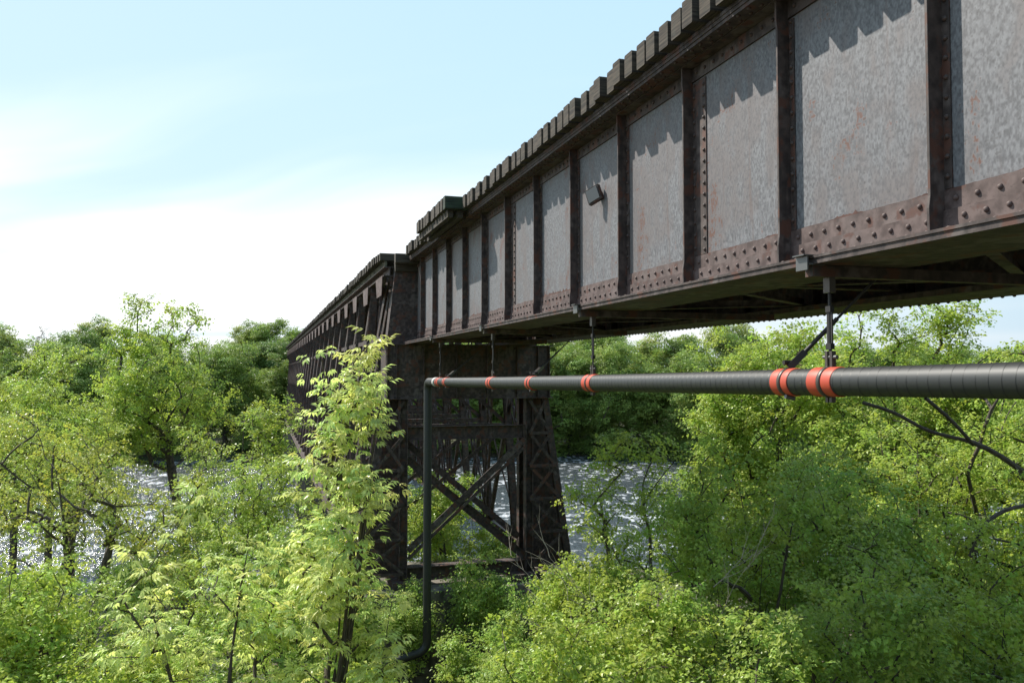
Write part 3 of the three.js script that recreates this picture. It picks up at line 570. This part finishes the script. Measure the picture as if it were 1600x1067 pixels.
function growTree(name, label, category, pos, o, group) {
  const r = rng(o.seed), g = thing(name, label, category, pos, group);
  const h = o.h, rx = o.rx, rz = o.rz ?? o.rx, cy = o.cy ?? h * 0.62, ry = o.ry ?? h * 0.4;
  const nodes = [], lean = o.lean ?? [0, 0], stems = o.stems ?? 1, wander = o.wander ?? 0.12;
  const paths = [];
  const add = (p, parent) => { nodes.push({ p, parent, w: 0 }); return nodes.length - 1; };
  for (let s = 0; s < stems; s++) {
    let par = -1; const th = h * (o.trunkTop ?? 0.82) * (s ? 0.65 + 0.3 * r() : 1), n = Math.max(6, Math.round(th / 0.45)), an = r() * 6.28, sp = s || stems > 1 ? (o.spread ?? 0.18) : 0, path = [];
    let dx = 0, dz = 0;
    for (let i = 0; i <= n; i++) {
      const t = i / n; dx += (r() - 0.5) * wander * 0.35; dz += (r() - 0.5) * wander * 0.35;
      par = add(V(lean[0] * t + Math.cos(an) * sp * th * t * t + dx + (stems > 1 ? Math.cos(an) * 0.12 : 0), th * t - (i ? 0 : 0.25), lean[1] * t + Math.sin(an) * sp * th * t * t + dz + (stems > 1 ? Math.sin(an) * 0.12 : 0)), par); path.push(par);
    }
    paths.push(path);
  }
  for (const limb of o.limbs ?? []) {                 // heavy limbs given by points in right, ahead and height
    const P = limb.map(q => spot(q[0], q[1], Y(q[2])).sub(V(...pos))), cur = new THREE.CatmullRomCurve3(P), n = Math.ceil(cur.getLength() / 0.3); let par = -1, bd = 1e9;
    nodes.forEach((q, i) => { const d = q.p.distanceTo(P[0]); if (d < bd) { bd = d; par = i; } }); const path = [par];
    for (let i = 0; i <= n; i++) { par = add(cur.getPoint(i / n), par); path.push(par); }
    for (let k = par; k >= 0; k = nodes[k].parent) nodes[k].w += 5;
    paths.push(path);
  }
  // crown points: clumped in an uneven ellipsoid
  const lobes = []; for (let i = 0; i < (o.lobes ?? 9); i++) { const a = r() * 6.28, v = r() * 1.7 - 0.8, q = Math.sqrt(Math.max(0, 1 - v * v)) * (0.35 + 0.5 * r()); lobes.push([Math.cos(a) * q, v * 0.75, Math.sin(a) * q, (o.lobeR ?? 0.28) + r() * 0.3 * (o.lobeR ?? 0.28) / 0.28]); }
  const pts = [];
  for (let i = 0; i < o.n; i++) {
    const L = lobes[Math.floor(r() * lobes.length)]; let d = V(r() - 0.5, r() - 0.5, r() - 0.5).normalize().multiplyScalar(L[3] * Math.pow(r(), 0.4));
    pts.push(V(lean[0] * cy / h + (L[0] + d.x) * rx, cy + (L[1] + d.y) * ry, lean[1] * cy / h + (L[2] + d.z) * rz));
  }
  const c0 = V(lean[0] * 0.5, cy - ry * 0.7, lean[1] * 0.5); pts.sort((a, b) => a.distanceToSquared(c0) - b.distanceToSquared(c0));
  const minY = o.forkAt ?? Math.max(0.6, (cy - ry) * 0.55);
  const leafSpots = [];
  for (const p of pts) {
    let best = 0, bd = 1e9;
    for (let i = 0; i < nodes.length; i++) { const q = nodes[i].p; if (q.y < minY) continue; const dx = q.x - p.x, dy = q.y - p.y, dz = q.z - p.z, hd = Math.hypot(dx, dz), dd = Math.sqrt(hd * hd + dy * dy) + 1.1 * Math.max(0, dy + 0.35 * hd); if (dd < bd) { bd = dd; best = i; } }
    const q = nodes[best].p, len = q.distanceTo(p), n = Math.max(2, Math.ceil(len / 0.4)); let par = best; const path = [best];
    const c = q.clone().lerp(p, 0.5).add(V((r() - 0.5) * 0.25 * len, (o.arch ?? 0.10) * len + (r() - 0.5) * 0.15 * len, (r() - 0.5) * 0.25 * len));
    for (let i = 1; i <= n; i++) { const t = i / n, u = 1 - t; par = add(V(u * u * q.x + 2 * u * t * c.x + t * t * p.x, u * u * q.y + 2 * u * t * c.y + t * t * p.y, u * u * q.z + 2 * u * t * c.z + t * t * p.z), par); path.push(par); if (t > 0.35) leafSpots.push([nodes[par].p, t]); }
    paths.push(path);
    for (let k = par; k >= 0; k = nodes[k].parent) nodes[k].w++;
  }
  const wood = { pos: [], uv: [], idx: [] }, base = o.tr ?? 0.018 * h, big = Math.max(...nodes.map(q => q.w), 1);
  const rad = k => Math.max(o.twig ?? 0.006, base * Math.pow(nodes[k].w / big, 0.5));
  for (const path of paths) {
    const trunk = nodes[path[0]].parent < 0; const P = path.map(k => nodes[k].p), Rr = path.map((k, i) => Math.min(rad(k), i || trunk ? 9 : rad(path[1])));
    if (trunk) { Rr[0] *= 1.5; Rr[1] *= 1.15; for (let i = 0; i < Rr.length; i++) Rr[i] = Math.max(Rr[i], base * 0.35 * (1 - i / Rr.length)); }
    if (o.thinWood && !trunk && Rr[1] < o.thinWood) continue;
    tube(P, Rr, trunk ? 8 : Rr[1] > 0.03 ? 6 : 4, wood);
  }
  const wg = new THREE.BufferGeometry(); wg.setAttribute('position', new THREE.Float32BufferAttribute(wood.pos, 3)); wg.setAttribute('uv', new THREE.Float32BufferAttribute(wood.uv, 2)); wg.setIndex(wood.idx); wg.computeVertexNormals();
  part('trunk', wg, M.bark, g);
  for (let d = 0; d < (o.dead ?? 0); d++) {
    const tw = { pos: [], uv: [], idx: [] }, an = o.deadAt !== undefined ? o.deadAt + (r() - 0.5) * 1.6 : r() * 6.28, dir = V(Math.cos(an), 0.5 + r(), Math.sin(an)).normalize(), st = V(Math.cos(an) * rx * 0.5, h * (0.55 + r() * 0.3), Math.sin(an) * rx * 0.5);
    const walk = (p, dr, len, rad, lev) => { const P = [p.clone()], Rr = [rad]; let q = p.clone(), v = dr.clone(); for (let i = 1; i <= 5; i++) { v.add(V(r() - 0.5, r() - 0.45, r() - 0.5).multiplyScalar(0.35)).normalize(); q = q.clone().addScaledVector(v, len / 5); P.push(q); Rr.push(rad * (1 - i * 0.16)); if (lev && r() < 0.7) walk(q, v.clone().add(V(r() - 0.5, r() - 0.3, r() - 0.5)).normalize(), len * 0.5, rad * 0.6, lev - 1); } tube(P, Rr, 4, tw); };
    walk(st, dir, 0.9 + r() * 0.5, 0.011, 2);
    const tg = new THREE.BufferGeometry(); tg.setAttribute('position', new THREE.Float32BufferAttribute(tw.pos, 3)); tg.setAttribute('uv', new THREE.Float32BufferAttribute(tw.uv, 2)); tg.setIndex(tw.idx); tg.computeVertexNormals();
    part('dead_branch', tg, M.deadwood, g);
  }
  const per = o.per ?? 3, count = leafSpots.length * per; if (!count) return g;
  const im = new THREE.InstancedMesh(SPRIG[o.leaf][o.seed % 2], LEAF[o.tint], count), m4 = new THREE.Matrix4(), q = new THREE.Quaternion(), e = new THREE.Euler(), sc = V(1, 1, 1), col = new THREE.Color();
  let k = 0; const sg = o.blur ?? 0.22;
  const tone = leafSpots.map(() => 0);
  for (const [p, t] of leafSpots) {
    const yaw0 = Math.atan2(p.x - lean[0] * 0.6, p.z - lean[1] * 0.6), warm = (r() - 0.5) * 0.26;
    for (let i = 0; i < per; i++) {
      const s = (o.size ?? 1) * (0.75 + r() * 0.5), gx = r() + r() + r() - 1.5, gy = r() + r() + r() - 1.5, gz = r() + r() + r() - 1.5;
      e.set((r() - 0.35) * 1.0, yaw0 + (r() - 0.5) * 3.4, (r() - 0.5) * 1.1, 'YXZ'); q.setFromEuler(e); sc.set(s, s, s);
      m4.compose(V(p.x + gx * sg * 1.3, p.y + gy * sg * 0.9, p.z + gz * sg * 1.3), q, sc); im.setMatrixAt(k, m4);
      const b = 0.66 + r() * 0.62; col.setRGB(b * (1 + warm + (r() - 0.5) * 0.12), b, b * (1 - warm * 0.5)); im.setColorAt(k, col); k++;
    }
  }
  im.name = 'crown'; im.userData.kind = 'stuff'; im.castShadow = im.receiveShadow = true; g.add(im);
  return g;
}
const treeAt = (r, a, top) => { const y = groundAt(r, a), p = spot(r, a, y); return [[p.x, p.y, p.z], top - y]; };
// foreground and middle-distance trees: [name, label, category, right, ahead, top height, options]
const NEAR = [
  ['young_maple', 'tall slender sapling with bright lime compound leaves before the truss', 'tree', -2.8, 12, 12.1, { rx: 1.0, ry: 3.9, cyf: 0.55, n: 130, lobeR: 0.24, leaf: 'compound', tint: 'lime', per: 3, size: 1.1, stems: 3, spread: 0.05, lean: [0.75, 0], tr: 0.06, blur: 0.17, lobes: 30, trunkTop: 0.88, arch: 0.02, forkAt: 1.2 }],
  ['young_maple', 'low lime-leaved sapling leaning left beside the slender one', 'tree', -4.0, 11.5, 10.0, { rx: 1.5, ry: 2.6, cyf: 0.6, n: 95, lobeR: 0.26, leaf: 'compound', tint: 'lime', per: 3, stems: 2, spread: 0.12, lean: [-0.3, 0], tr: 0.05, blur: 0.16, lobes: 10, arch: 0.02, forkAt: 0.8 }],
  ['young_maple', 'small lime-leaved sapling at the foot of the bent', 'tree', -1.8, 11.2, 8.0, { rx: 0.6, ry: 1.4, cyf: 0.65, n: 40, leaf: 'compound', tint: 'lime', per: 3, stems: 2, spread: 0.12, tr: 0.04, blur: 0.16, lobes: 7, forkAt: 0.6 }],
  ['leafy_shrub', 'bright green shrub filling the lower left corner', 'shrub', -7.6, 13, 8.7, { rx: 2.0, n: 170, leaf: 'broad', tint: 'fresh', per: 3, stems: 4, spread: 0.25, tr: 0.05 }],
  ['open_tree', 'open thin tree with dark forking limbs against the bright river', 'tree', -10.4, 20, 10.6, { rx: 2.7, cyf: 0.72, ry: 2.2, n: 130, leaf: 'broad', tint: 'yellow', per: 3, stems: 2, spread: 0.2, tr: 0.10, blur: 0.26, lobes: 12, lean: [0.5, 0.3], spread: 0.12, seed: 1203 }],
  ['open_tree', 'thin yellowish tree between the open tree and the lime sapling', 'tree', -7.5, 22, 8.6, { rx: 2.2, ry: 2.2, n: 120, leaf: 'broad', tint: 'yellow', per: 3, stems: 2, spread: 0.2, tr: 0.08, blur: 0.26 }],
  ['riverside_tree', 'round green tree rising just behind the lime sapling', 'tree', -12.0, 37, 11.6, { rx: 3.3, ry: 4.9, cyf: 0.5, n: 250, leaf: 'broad', tint: 'fresh', per: 4, size: 1.6, tr: 0.18, blur: 0.34, twig: 0.012, lobes: 20, lobeR: 0.19 }],
  ['riverside_tree', 'tallest riverside tree with a leaning dark trunk and pointed crown', 'tree', -17.2, 45, 16.5, { rx: 4.3, ry: 5.8, cyf: 0.66, n: 300, leaf: 'broad', tint: 'fresh', per: 4, size: 1.8, tr: 0.24, blur: 0.36, lean: [-2.4, -0.6], twig: 0.014, lobes: 24, lobeR: 0.17 }],
  ['riverside_tree', 'loose airy tree with twin tips next to the tallest riverside tree', 'tree', -23.2, 44, 14.4, { rx: 3.6, ry: 4.8, cyf: 0.64, n: 240, leaf: 'broad', tint: 'fresh', per: 4, size: 1.8, tr: 0.2, blur: 0.36, stems: 2, spread: 0.12, twig: 0.014, lobes: 20, lobeR: 0.17 }],
  ['riverside_tree', 'broad riverside tree at the edge of the picture', 'tree', -29.5, 47, 12.2, { rx: 4.2, ry: 4.4, n: 240, leaf: 'broad', tint: 'fresh', per: 4, size: 1.8, tr: 0.22, blur: 0.4, twig: 0.014, lobes: 20, lobeR: 0.19 }],
  ['riverside_tree', 'low green tree in front of the broad riverside tree', 'tree', -18.5, 31, 10.2, { rx: 2.6, cyf: 0.78, ry: 2.0, n: 140, leaf: 'broad', tint: 'fresh', per: 4, size: 1.4, tr: 0.13, blur: 0.36, twig: 0.01 }],
  ['leafy_shrub', 'low shrub with forked stems at the bottom edge left of the saplings', 'shrub', -5.2, 12, 8.1, { rx: 1.5, n: 110, leaf: 'broad', tint: 'fresh', per: 3, stems: 4, spread: 0.25, tr: 0.04 }],
  ['leafy_shrub', 'pale shrub behind the low forked shrub', 'shrub', -7.0, 16.5, 8.0, { rx: 1.7, n: 120, leaf: 'broad', tint: 'fresh', per: 3, stems: 4, spread: 0.25, tr: 0.05 }],
  ['leafy_shrub', 'dense green shrub behind the lime sapling stems', 'shrub', -4.6, 17, 8.1, { rx: 1.6, n: 140, leaf: 'broad', tint: 'mid', per: 4, stems: 4, spread: 0.25, tr: 0.05 }],
  ['leafy_shrub', 'dense shrub pressed against the rusty raking leg', 'shrub', -4.3, 21, 7.0, { rx: 1.3, n: 130, leaf: 'broad', tint: 'mid', per: 4, size: 1.1, stems: 4, spread: 0.25, tr: 0.05 }],
  ['leafy_shrub', 'shrub growing between the portal legs below the crossed braces', 'shrub', -0.75, 24.9, 6.9, { rx: 1.1, ry: 1.7, n: 130, leaf: 'broad', tint: 'mid', per: 4, size: 1.1, stems: 4, spread: 0.2, tr: 0.05 }],
  ['leafy_shrub', 'dark shrub shaded by the girder at the foot of the portal leg', 'shrub', 0.75, 22.2, 6.2, { rx: 1.2, ry: 1.6, n: 130, leaf: 'broad', tint: 'mid', per: 4, size: 1.1, stems: 4, spread: 0.2, tr: 0.05 }],
  ['riverside_tree', 'small tree seen behind the portal legs by the water', 'tree', -3.4, 35, 8.0, { rx: 2.0, ry: 2.6, n: 120, leaf: 'broad', tint: 'mid', per: 4, size: 1.6, tr: 0.1, blur: 0.36, twig: 0.012 }],
  ['riverside_tree', 'sunlit young tree with pointed tip beside the dark portal leg', 'tree', 2.45, 18, 10.0, { rx: 1.7, ry: 2.9, n: 150, leaf: 'broad', tint: 'fresh', per: 4, size: 1.1, stems: 3, spread: 0.1, tr: 0.07, lobes: 12 }],
  ['leafy_shrub', 'sunlit shrub in the middle of the bottom edge', 'shrub', 0.95, 11.8, 8.4, { rx: 1.3, n: 150, leaf: 'broad', tint: 'fresh', per: 4, stems: 5, spread: 0.28, tr: 0.04 }],
  ['leafy_shrub', 'shrub with bare grey twigs below the sunlit young tree', 'shrub', 2.3, 13.2, 8.9, { dead: 6, rx: 1.7, n: 170, leaf: 'broad', tint: 'fresh', per: 4, stems: 5, spread: 0.28, tr: 0.05 }],
  ['shaded_tree', 'dark leafy tree growing in the shadow under the girders', 'tree', 4.3, 15, 10.0, { rx: 2.1, ry: 2.9, n: 230, leaf: 'broad', tint: 'mid', per: 4, size: 1.05, lobes: 14, lobeR: 0.24, stems: 3, spread: 0.14, tr: 0.08 }],
  ['shaded_tree', 'shaded thicket tree near the bottom edge below the orange bands', 'tree', 4.6, 11.5, 9.3, { rx: 1.9, ry: 2.4, n: 210, leaf: 'broad', tint: 'mid', per: 4, stems: 4, spread: 0.16, tr: 0.06 }],
  ['oak_tree', 'leafy oak beyond the girders whose top shows above the pipe', 'tree', 8.3, 26, 13.6, { rx: 3.2, ry: 4.4, cyf: 0.62, n: 420, leaf: 'broad', tint: 'fresh', per: 5, size: 1.35, tr: 0.2, blur: 0.32, lobes: 26, lobeR: 0.22, twig: 0.01 }],
  ['oak_tree', 'oak beyond the girders with its crown rising behind the pipe bands', 'tree', 10.6, 23, 13.9, { rx: 2.9, ry: 4.4, cyf: 0.64, n: 420, leaf: 'broad', tint: 'fresh', per: 5, size: 1.25, tr: 0.2, blur: 0.30, lobes: 26, lobeR: 0.22, twig: 0.01 }],
  ['oak_tree', 'oak at the right edge reaching bare dark limbs across the frame', 'tree', 11.4, 16.5, 13.4, { rx: 3.2, ry: 3.6, cyf: 0.56, n: 200, leaf: 'broad', tint: 'fresh', per: 3, tr: 0.24, blur: 0.26, lobes: 9, wander: 0.3, arch: 0.16, limbs: [[[10.9, 16, -3.2], [9.4, 15.2, -1.9], [8.4, 15, -1.3], [7.5, 15, -1.05], [6.9, 15.1, -0.72], [6.4, 15.2, -0.55]], [[8.3, 15, -1.3], [7.8, 14.8, -0.85], [7.3, 14.7, -0.45]], [[10.6, 15.5, -3.0], [9.0, 14.5, -2.3], [8.1, 14.2, -2.5], [7.7, 14.1, -3.1]]] }],
  ['shaded_tree', 'leafy tree under the pipe before the oaks', 'tree', 7.2, 17, 9.9, { rx: 2.3, ry: 2.8, n: 230, leaf: 'broad', tint: 'mid', per: 4, size: 1.1, stems: 2, spread: 0.14, tr: 0.1 }],
  ['leafy_shrub', 'shrub with tangled dead twigs in the lower right corner', 'shrub', 6.8, 12, 8.4, { dead: 7, rx: 1.9, n: 170, leaf: 'broad', tint: 'fresh', per: 3, stems: 5, spread: 0.28, tr: 0.05 }],
  ['leafy_shrub', 'low dark shrub at the bottom edge right of the thicket tree', 'shrub', 4.9, 9.6, 7.8, { rx: 1.4, n: 130, leaf: 'broad', tint: 'mid', per: 3, stems: 5, spread: 0.28, tr: 0.04 }],
  ['leafy_shrub', 'fresh green shrub at the very bottom left edge', 'shrub', -5.6, 9.6, 7.9, { rx: 1.5, n: 130, leaf: 'broad', tint: 'fresh', per: 3, stems: 5, spread: 0.28, tr: 0.04 }],
  ['leafy_shrub', 'fresh green shrub at the bottom edge below the open tree', 'shrub', -7.2, 11.2, 8.0, { rx: 1.5, n: 130, leaf: 'broad', tint: 'fresh', per: 3, stems: 5, spread: 0.28, tr: 0.04 }],
  ['leafy_shrub', 'shadowed green shrub behind the bottom left shrubs', 'shrub', -10.5, 16.5, 7.6, { rx: 1.9, n: 150, leaf: 'broad', tint: 'fresh', per: 4, stems: 5, spread: 0.28, tr: 0.05 }],
  ['leafy_shrub', 'round shrub on the slope between open tree and saplings', 'shrub', -8.2, 19, 7.3, { rx: 2.0, n: 150, leaf: 'broad', tint: 'mid', per: 4, size: 1.1, stems: 5, spread: 0.28, tr: 0.05 }],
  ['leafy_shrub', 'riverside shrub below the tallest riverside tree', 'shrub', -15.5, 36, 5.6, { rx: 2.6, n: 130, leaf: 'broad', tint: 'fresh', per: 4, size: 1.6, blur: 0.36, stems: 5, spread: 0.28, tr: 0.05 }],
  ['leafy_shrub', 'shrub at the water edge left of the rusty raking leg', 'shrub', -7.6, 32, 6.4, { rx: 2.3, n: 140, leaf: 'broad', tint: 'mid', per: 4, size: 1.5, blur: 0.34, stems: 5, spread: 0.28, tr: 0.05 }],
  ['leafy_shrub', 'lime green shrub under the small sapling by the pipe foot', 'shrub', -3.1, 14.5, 6.4, { rx: 1.2, n: 130, leaf: 'broad', tint: 'fresh', per: 4, stems: 5, spread: 0.28, tr: 0.04 }],
  ['leafy_shrub', 'dark shrub in front of the stone pier', 'shrub', 0.25, 17.5, 5.7, { rx: 1.0, n: 100, leaf: 'broad', tint: 'mid', per: 4, stems: 5, spread: 0.28, tr: 0.04 }],
  ['leafy_shrub', 'sunny shrub with bare pale twigs between portal foot and young tree', 'shrub', 1.4, 16.5, 7.7, { dead: 5, rx: 1.3, n: 130, leaf: 'broad', tint: 'fresh', per: 4, stems: 5, spread: 0.28, tr: 0.04 }],
  ['leafy_shrub', 'bottom edge shrub below the sunlit young tree', 'shrub', 2.2, 10.2, 8.0, { rx: 1.4, n: 140, leaf: 'broad', tint: 'fresh', per: 4, stems: 5, spread: 0.28, tr: 0.04 }],
  ['shaded_tree', 'dense green tree between the shaded tree and the oaks', 'tree', 6.3, 20.5, 10.6, { rx: 2.4, ry: 3.2, n: 240, leaf: 'broad', tint: 'fresh', per: 4, size: 1.2, stems: 2, spread: 0.12, tr: 0.1 }],
  ['shaded_tree', 'leafy tree at the right edge under the dark oak limbs', 'tree', 10.2, 17.5, 9.8, { rx: 2.3, ry: 3.0, n: 230, leaf: 'broad', tint: 'mid', per: 4, size: 1.1, stems: 3, spread: 0.14, tr: 0.1 }],
  ['leafy_shrub', 'right edge shrub below the leafy tree', 'shrub', 8.0, 13, 8.7, { rx: 1.9, n: 170, leaf: 'broad', tint: 'fresh', per: 4, stems: 5, spread: 0.28, tr: 0.05 }],
  ['leafy_shrub', 'bottom right corner shrub nearest to the viewer', 'shrub', 6.3, 9.8, 7.9, { rx: 1.4, n: 140, leaf: 'broad', tint: 'mid', per: 4, stems: 5, spread: 0.28, tr: 0.04 }],
  ['riverside_tree', 'green tree by the water behind the shaded tree', 'tree', 9.0, 36, 9.6, { rx: 3.2, ry: 3.6, n: 170, leaf: 'broad', tint: 'mid', per: 5, size: 1.6, tr: 0.14, blur: 0.4, twig: 0.012 }],
  ['riverside_tree', 'green tree by the water behind the oaks', 'tree', 17, 36, 11.5, { rx: 4.0, ry: 4.4, n: 200, leaf: 'broad', tint: 'mid', per: 5, size: 1.7, tr: 0.16, blur: 0.42, twig: 0.012 }],
  ['riverside_tree', 'bank tree beyond the right edge oak', 'tree', 21, 30, 12.0, { rx: 3.6, ry: 4.0, n: 190, leaf: 'broad', tint: 'mid', per: 5, size: 1.6, tr: 0.16, blur: 0.4, twig: 0.012 }],
  ['leafy_shrub', 'tall bush behind the crossed braces near the pipe riser', 'shrub', -2.3, 30.5, 7.6, { rx: 1.9, ry: 2.5, n: 150, leaf: 'broad', tint: 'fresh', per: 4, size: 1.4, blur: 0.3, stems: 5, spread: 0.2, tr: 0.05 }],
  ['leafy_shrub', 'low bush behind the crossed braces near the laced leg', 'shrub', 0.3, 31, 5.6, { rx: 2.0, ry: 1.9, n: 130, leaf: 'broad', tint: 'mid', per: 4, size: 1.4, blur: 0.3, stems: 5, spread: 0.25, tr: 0.05 }],
  ['riverside_tree', 'leafy tree standing just left of the truss posts', 'tree', -7.9, 27, 9.4, { rx: 1.9, ry: 3.0, n: 150, leaf: 'broad', tint: 'fresh', per: 4, size: 1.3, tr: 0.1, blur: 0.32, twig: 0.01 }],
  ['oak_tree', 'full bright oak crown touching the pipe at the right edge', 'tree', 11.6, 20.5, 12.6, { rx: 2.6, ry: 3.6, cyf: 0.58, n: 280, leaf: 'broad', tint: 'fresh', per: 4, size: 1.2, tr: 0.16, blur: 0.28, lobes: 18, lobeR: 0.22, twig: 0.01 }],
  ['oak_tree', 'bright leafy oak below the pipe right of the orange bands', 'tree', 9.2, 19, 11.2, { rx: 2.5, ry: 3.4, cyf: 0.58, n: 280, leaf: 'broad', tint: 'fresh', per: 4, size: 1.15, tr: 0.14, blur: 0.27, lobes: 18, lobeR: 0.22, twig: 0.01 }],
  ['leafy_shrub', 'sunlit bush filling the right edge below the oak limbs', 'shrub', 9.3, 14.6, 9.4, { rx: 1.9, n: 200, leaf: 'broad', tint: 'fresh', per: 4, stems: 5, spread: 0.25, tr: 0.05 }],
  ['riverside_tree', 'feathery bright tree left of the tallest riverside tree', 'tree', -21, 38, 12.2, { rx: 3.2, ry: 4.2, n: 240, leaf: 'broad', tint: 'fresh', per: 4, size: 1.6, tr: 0.16, blur: 0.34, twig: 0.012, lobes: 22, lobeR: 0.18 }],
  ['open_tree', 'airy yellow-green tree against the far river bend', 'tree', -13.8, 25, 10.4, { rx: 2.5, cyf: 0.76, ry: 2.0, n: 150, leaf: 'broad', tint: 'yellow', per: 2, size: 1.2, stems: 2, spread: 0.15, tr: 0.09, blur: 0.28, lobes: 18, lobeR: 0.2 }],
  ['leafy_shrub', 'small ivy-like bush hiding the pier stones by the pipe foot', 'shrub', -2.9, 24.2, 5.8, { rx: 0.8, ry: 1.4, n: 110, leaf: 'broad', tint: 'mid', per: 4, stems: 5, spread: 0.2, tr: 0.04 }],
  ['leafy_shrub', 'small bush against the pier stones right of the pipe', 'shrub', -0.7, 20.5, 5.0, { rx: 1.1, ry: 1.4, n: 120, leaf: 'broad', tint: 'mid', per: 4, stems: 5, spread: 0.2, tr: 0.04 }],
];
NEAR.forEach(([name, label, cat, r, a, top, o], i) => {
  const [pos, h] = treeAt(r, a, top);
  growTree(name, label, cat, pos, { seed: 100 + i * 7, ...o, h, cy: h * (o.cyf ?? 0.6), ry: o.ry ?? h * 0.42 });
});
// trees across the river: a few grown forms, each copy its own tree
{
  const forms = [['far', 8.0, 0], ['farDeep', 8.5, 1], ['farPale', 7.5, 2], ['far', 9.0, 3], ['farPale', 7.0, 4]].map(([tint, w, i]) =>
    growTree('far_bank_tree', '', 'tree', [0, 0, 0], { seed: 500 + i, h: 17, rx: w * 0.55, ry: 7.6, cy: 9.2, n: 190, leaf: 'spray', tint, per: 5, size: 1.35, tr: 0.3, blur: 0.75, lobes: 14, twig: 0.03, thinWood: 0.05, forkAt: 2 }));
  const bare = growTree('far_bank_tree', '', 'tree', [0, 0, 0], { seed: 540, h: 16, rx: 4, ry: 6, cy: 9.5, n: 150, leaf: 'spray', tint: 'grey', per: 1, size: 0.8, tr: 0.3, blur: 0.5, lobes: 10, twig: 0.03, forkAt: 2 });
  const skirts = [['far', 0], ['far', 1]].map(([tint, i]) => growTree('far_bank_tree', '', 'tree', [0, 0, 0], { seed: 560 + i, h: 17, rx: 5.8, ry: 9.8, cy: 7.4, n: 270, leaf: 'spray', tint, per: 5, size: 1.35, tr: 0.3, blur: 0.85, lobes: 18, twig: 0.03, thinWood: 0.05, forkAt: 0.4 }));
  forms.push(...skirts);
  const used = new Set(), rr = rng(61); let c = 0;
  const place = (r, a, top, form, label, group) => {
    const src = form < 0 ? bare : forms[form % forms.length]; let t = src;
    if (used.has(src)) { t = src.clone(); t.name = numbered('far_bank_tree'); scene.add(t); t.userData = { ...src.userData }; } used.add(src);
    const y = groundAt(r, a), p = spot(r, a, y), s = (top - y) / 17; t.position.set(p.x, p.y - 0.1, p.z); t.scale.set(s * (0.9 + rr() * 0.25), s, s * (0.9 + rr() * 0.25)); t.rotation.y = rr() * 6.28;
    t.userData.label = label; t.userData.category = 'tree'; t.userData.group = group; c++;
  };
  // right of the portal: continuous front row along the water, a taller row behind
  for (let i = 0; i < 18; i++) { const r = -1 + i * 3.9 + rr() * 1.6; place(r, farShore(r) - 0.5 + rr() * 3.5, 13.2 + rr() * 2.5, 5 + i % 2, 'shaded tree overhanging the far waterline right of the portal', 'waterline trees right of the portal'); }
  for (let i = 0; i < 15; i++) { const r = -2 + i * 5.4 + rr() * 2.5; place(r, farShore(r) + 14 + rr() * 6, (i < 8 ? 17.6 : 15) + rr() * 2.4, [0, 2, 3, 0, 4][i % 5], 'sunlit round-topped tree on the far bank right of the portal', 'far bank trees right of the portal'); }
  // behind and left of the truss
  for (let i = 0; i < 15; i++) { const r = -72 + i * 5.2 + rr() * 2.4; place(r, farShore(r) + 1.5 + rr() * 3, 12.5 + rr() * 3, 5 + i % 2, 'dark green tree at the far waterline left of the portal', 'waterline trees left of the portal'); }
  for (let i = 0; i < 16; i++) { const r = -84 + i * 5.6 + rr() * 2.6; place(r, farShore(r) + 17 + rr() * 8, 16 + rr() * 3, [0, 2, 3, 1, 0][i % 5], 'leafy tree on the far slope left of the portal', 'far slope trees left of the portal'); }
  for (let i = 0; i < 16; i++) { const r = -105 + i * 8 + rr() * 4; place(r, farShore(r) + 45 + rr() * 14, 20.5 + rr() * 2.6, i % 4 === 1 ? -1 : [2, 0, 3][i % 3], i % 4 === 1 ? 'thinly leaved grey-brown tree on the far skyline' : 'hazy tree on the far skyline left of the portal', 'skyline trees left of the portal'); }
  for (let i = 0; i < 9; i++) { const r = 48 + i * 8 + rr() * 4; place(r, farShore(r) + 40 + rr() * 12, 15.5 + rr() * 2.5, [2, 0, 3][i % 3], 'distant tree glimpsed beyond the oaks', 'distant trees beyond the oaks'); }
  for (const f of [...forms, bare]) if (!used.has(f)) scene.remove(f);
}
renderer.render(scene, camera);
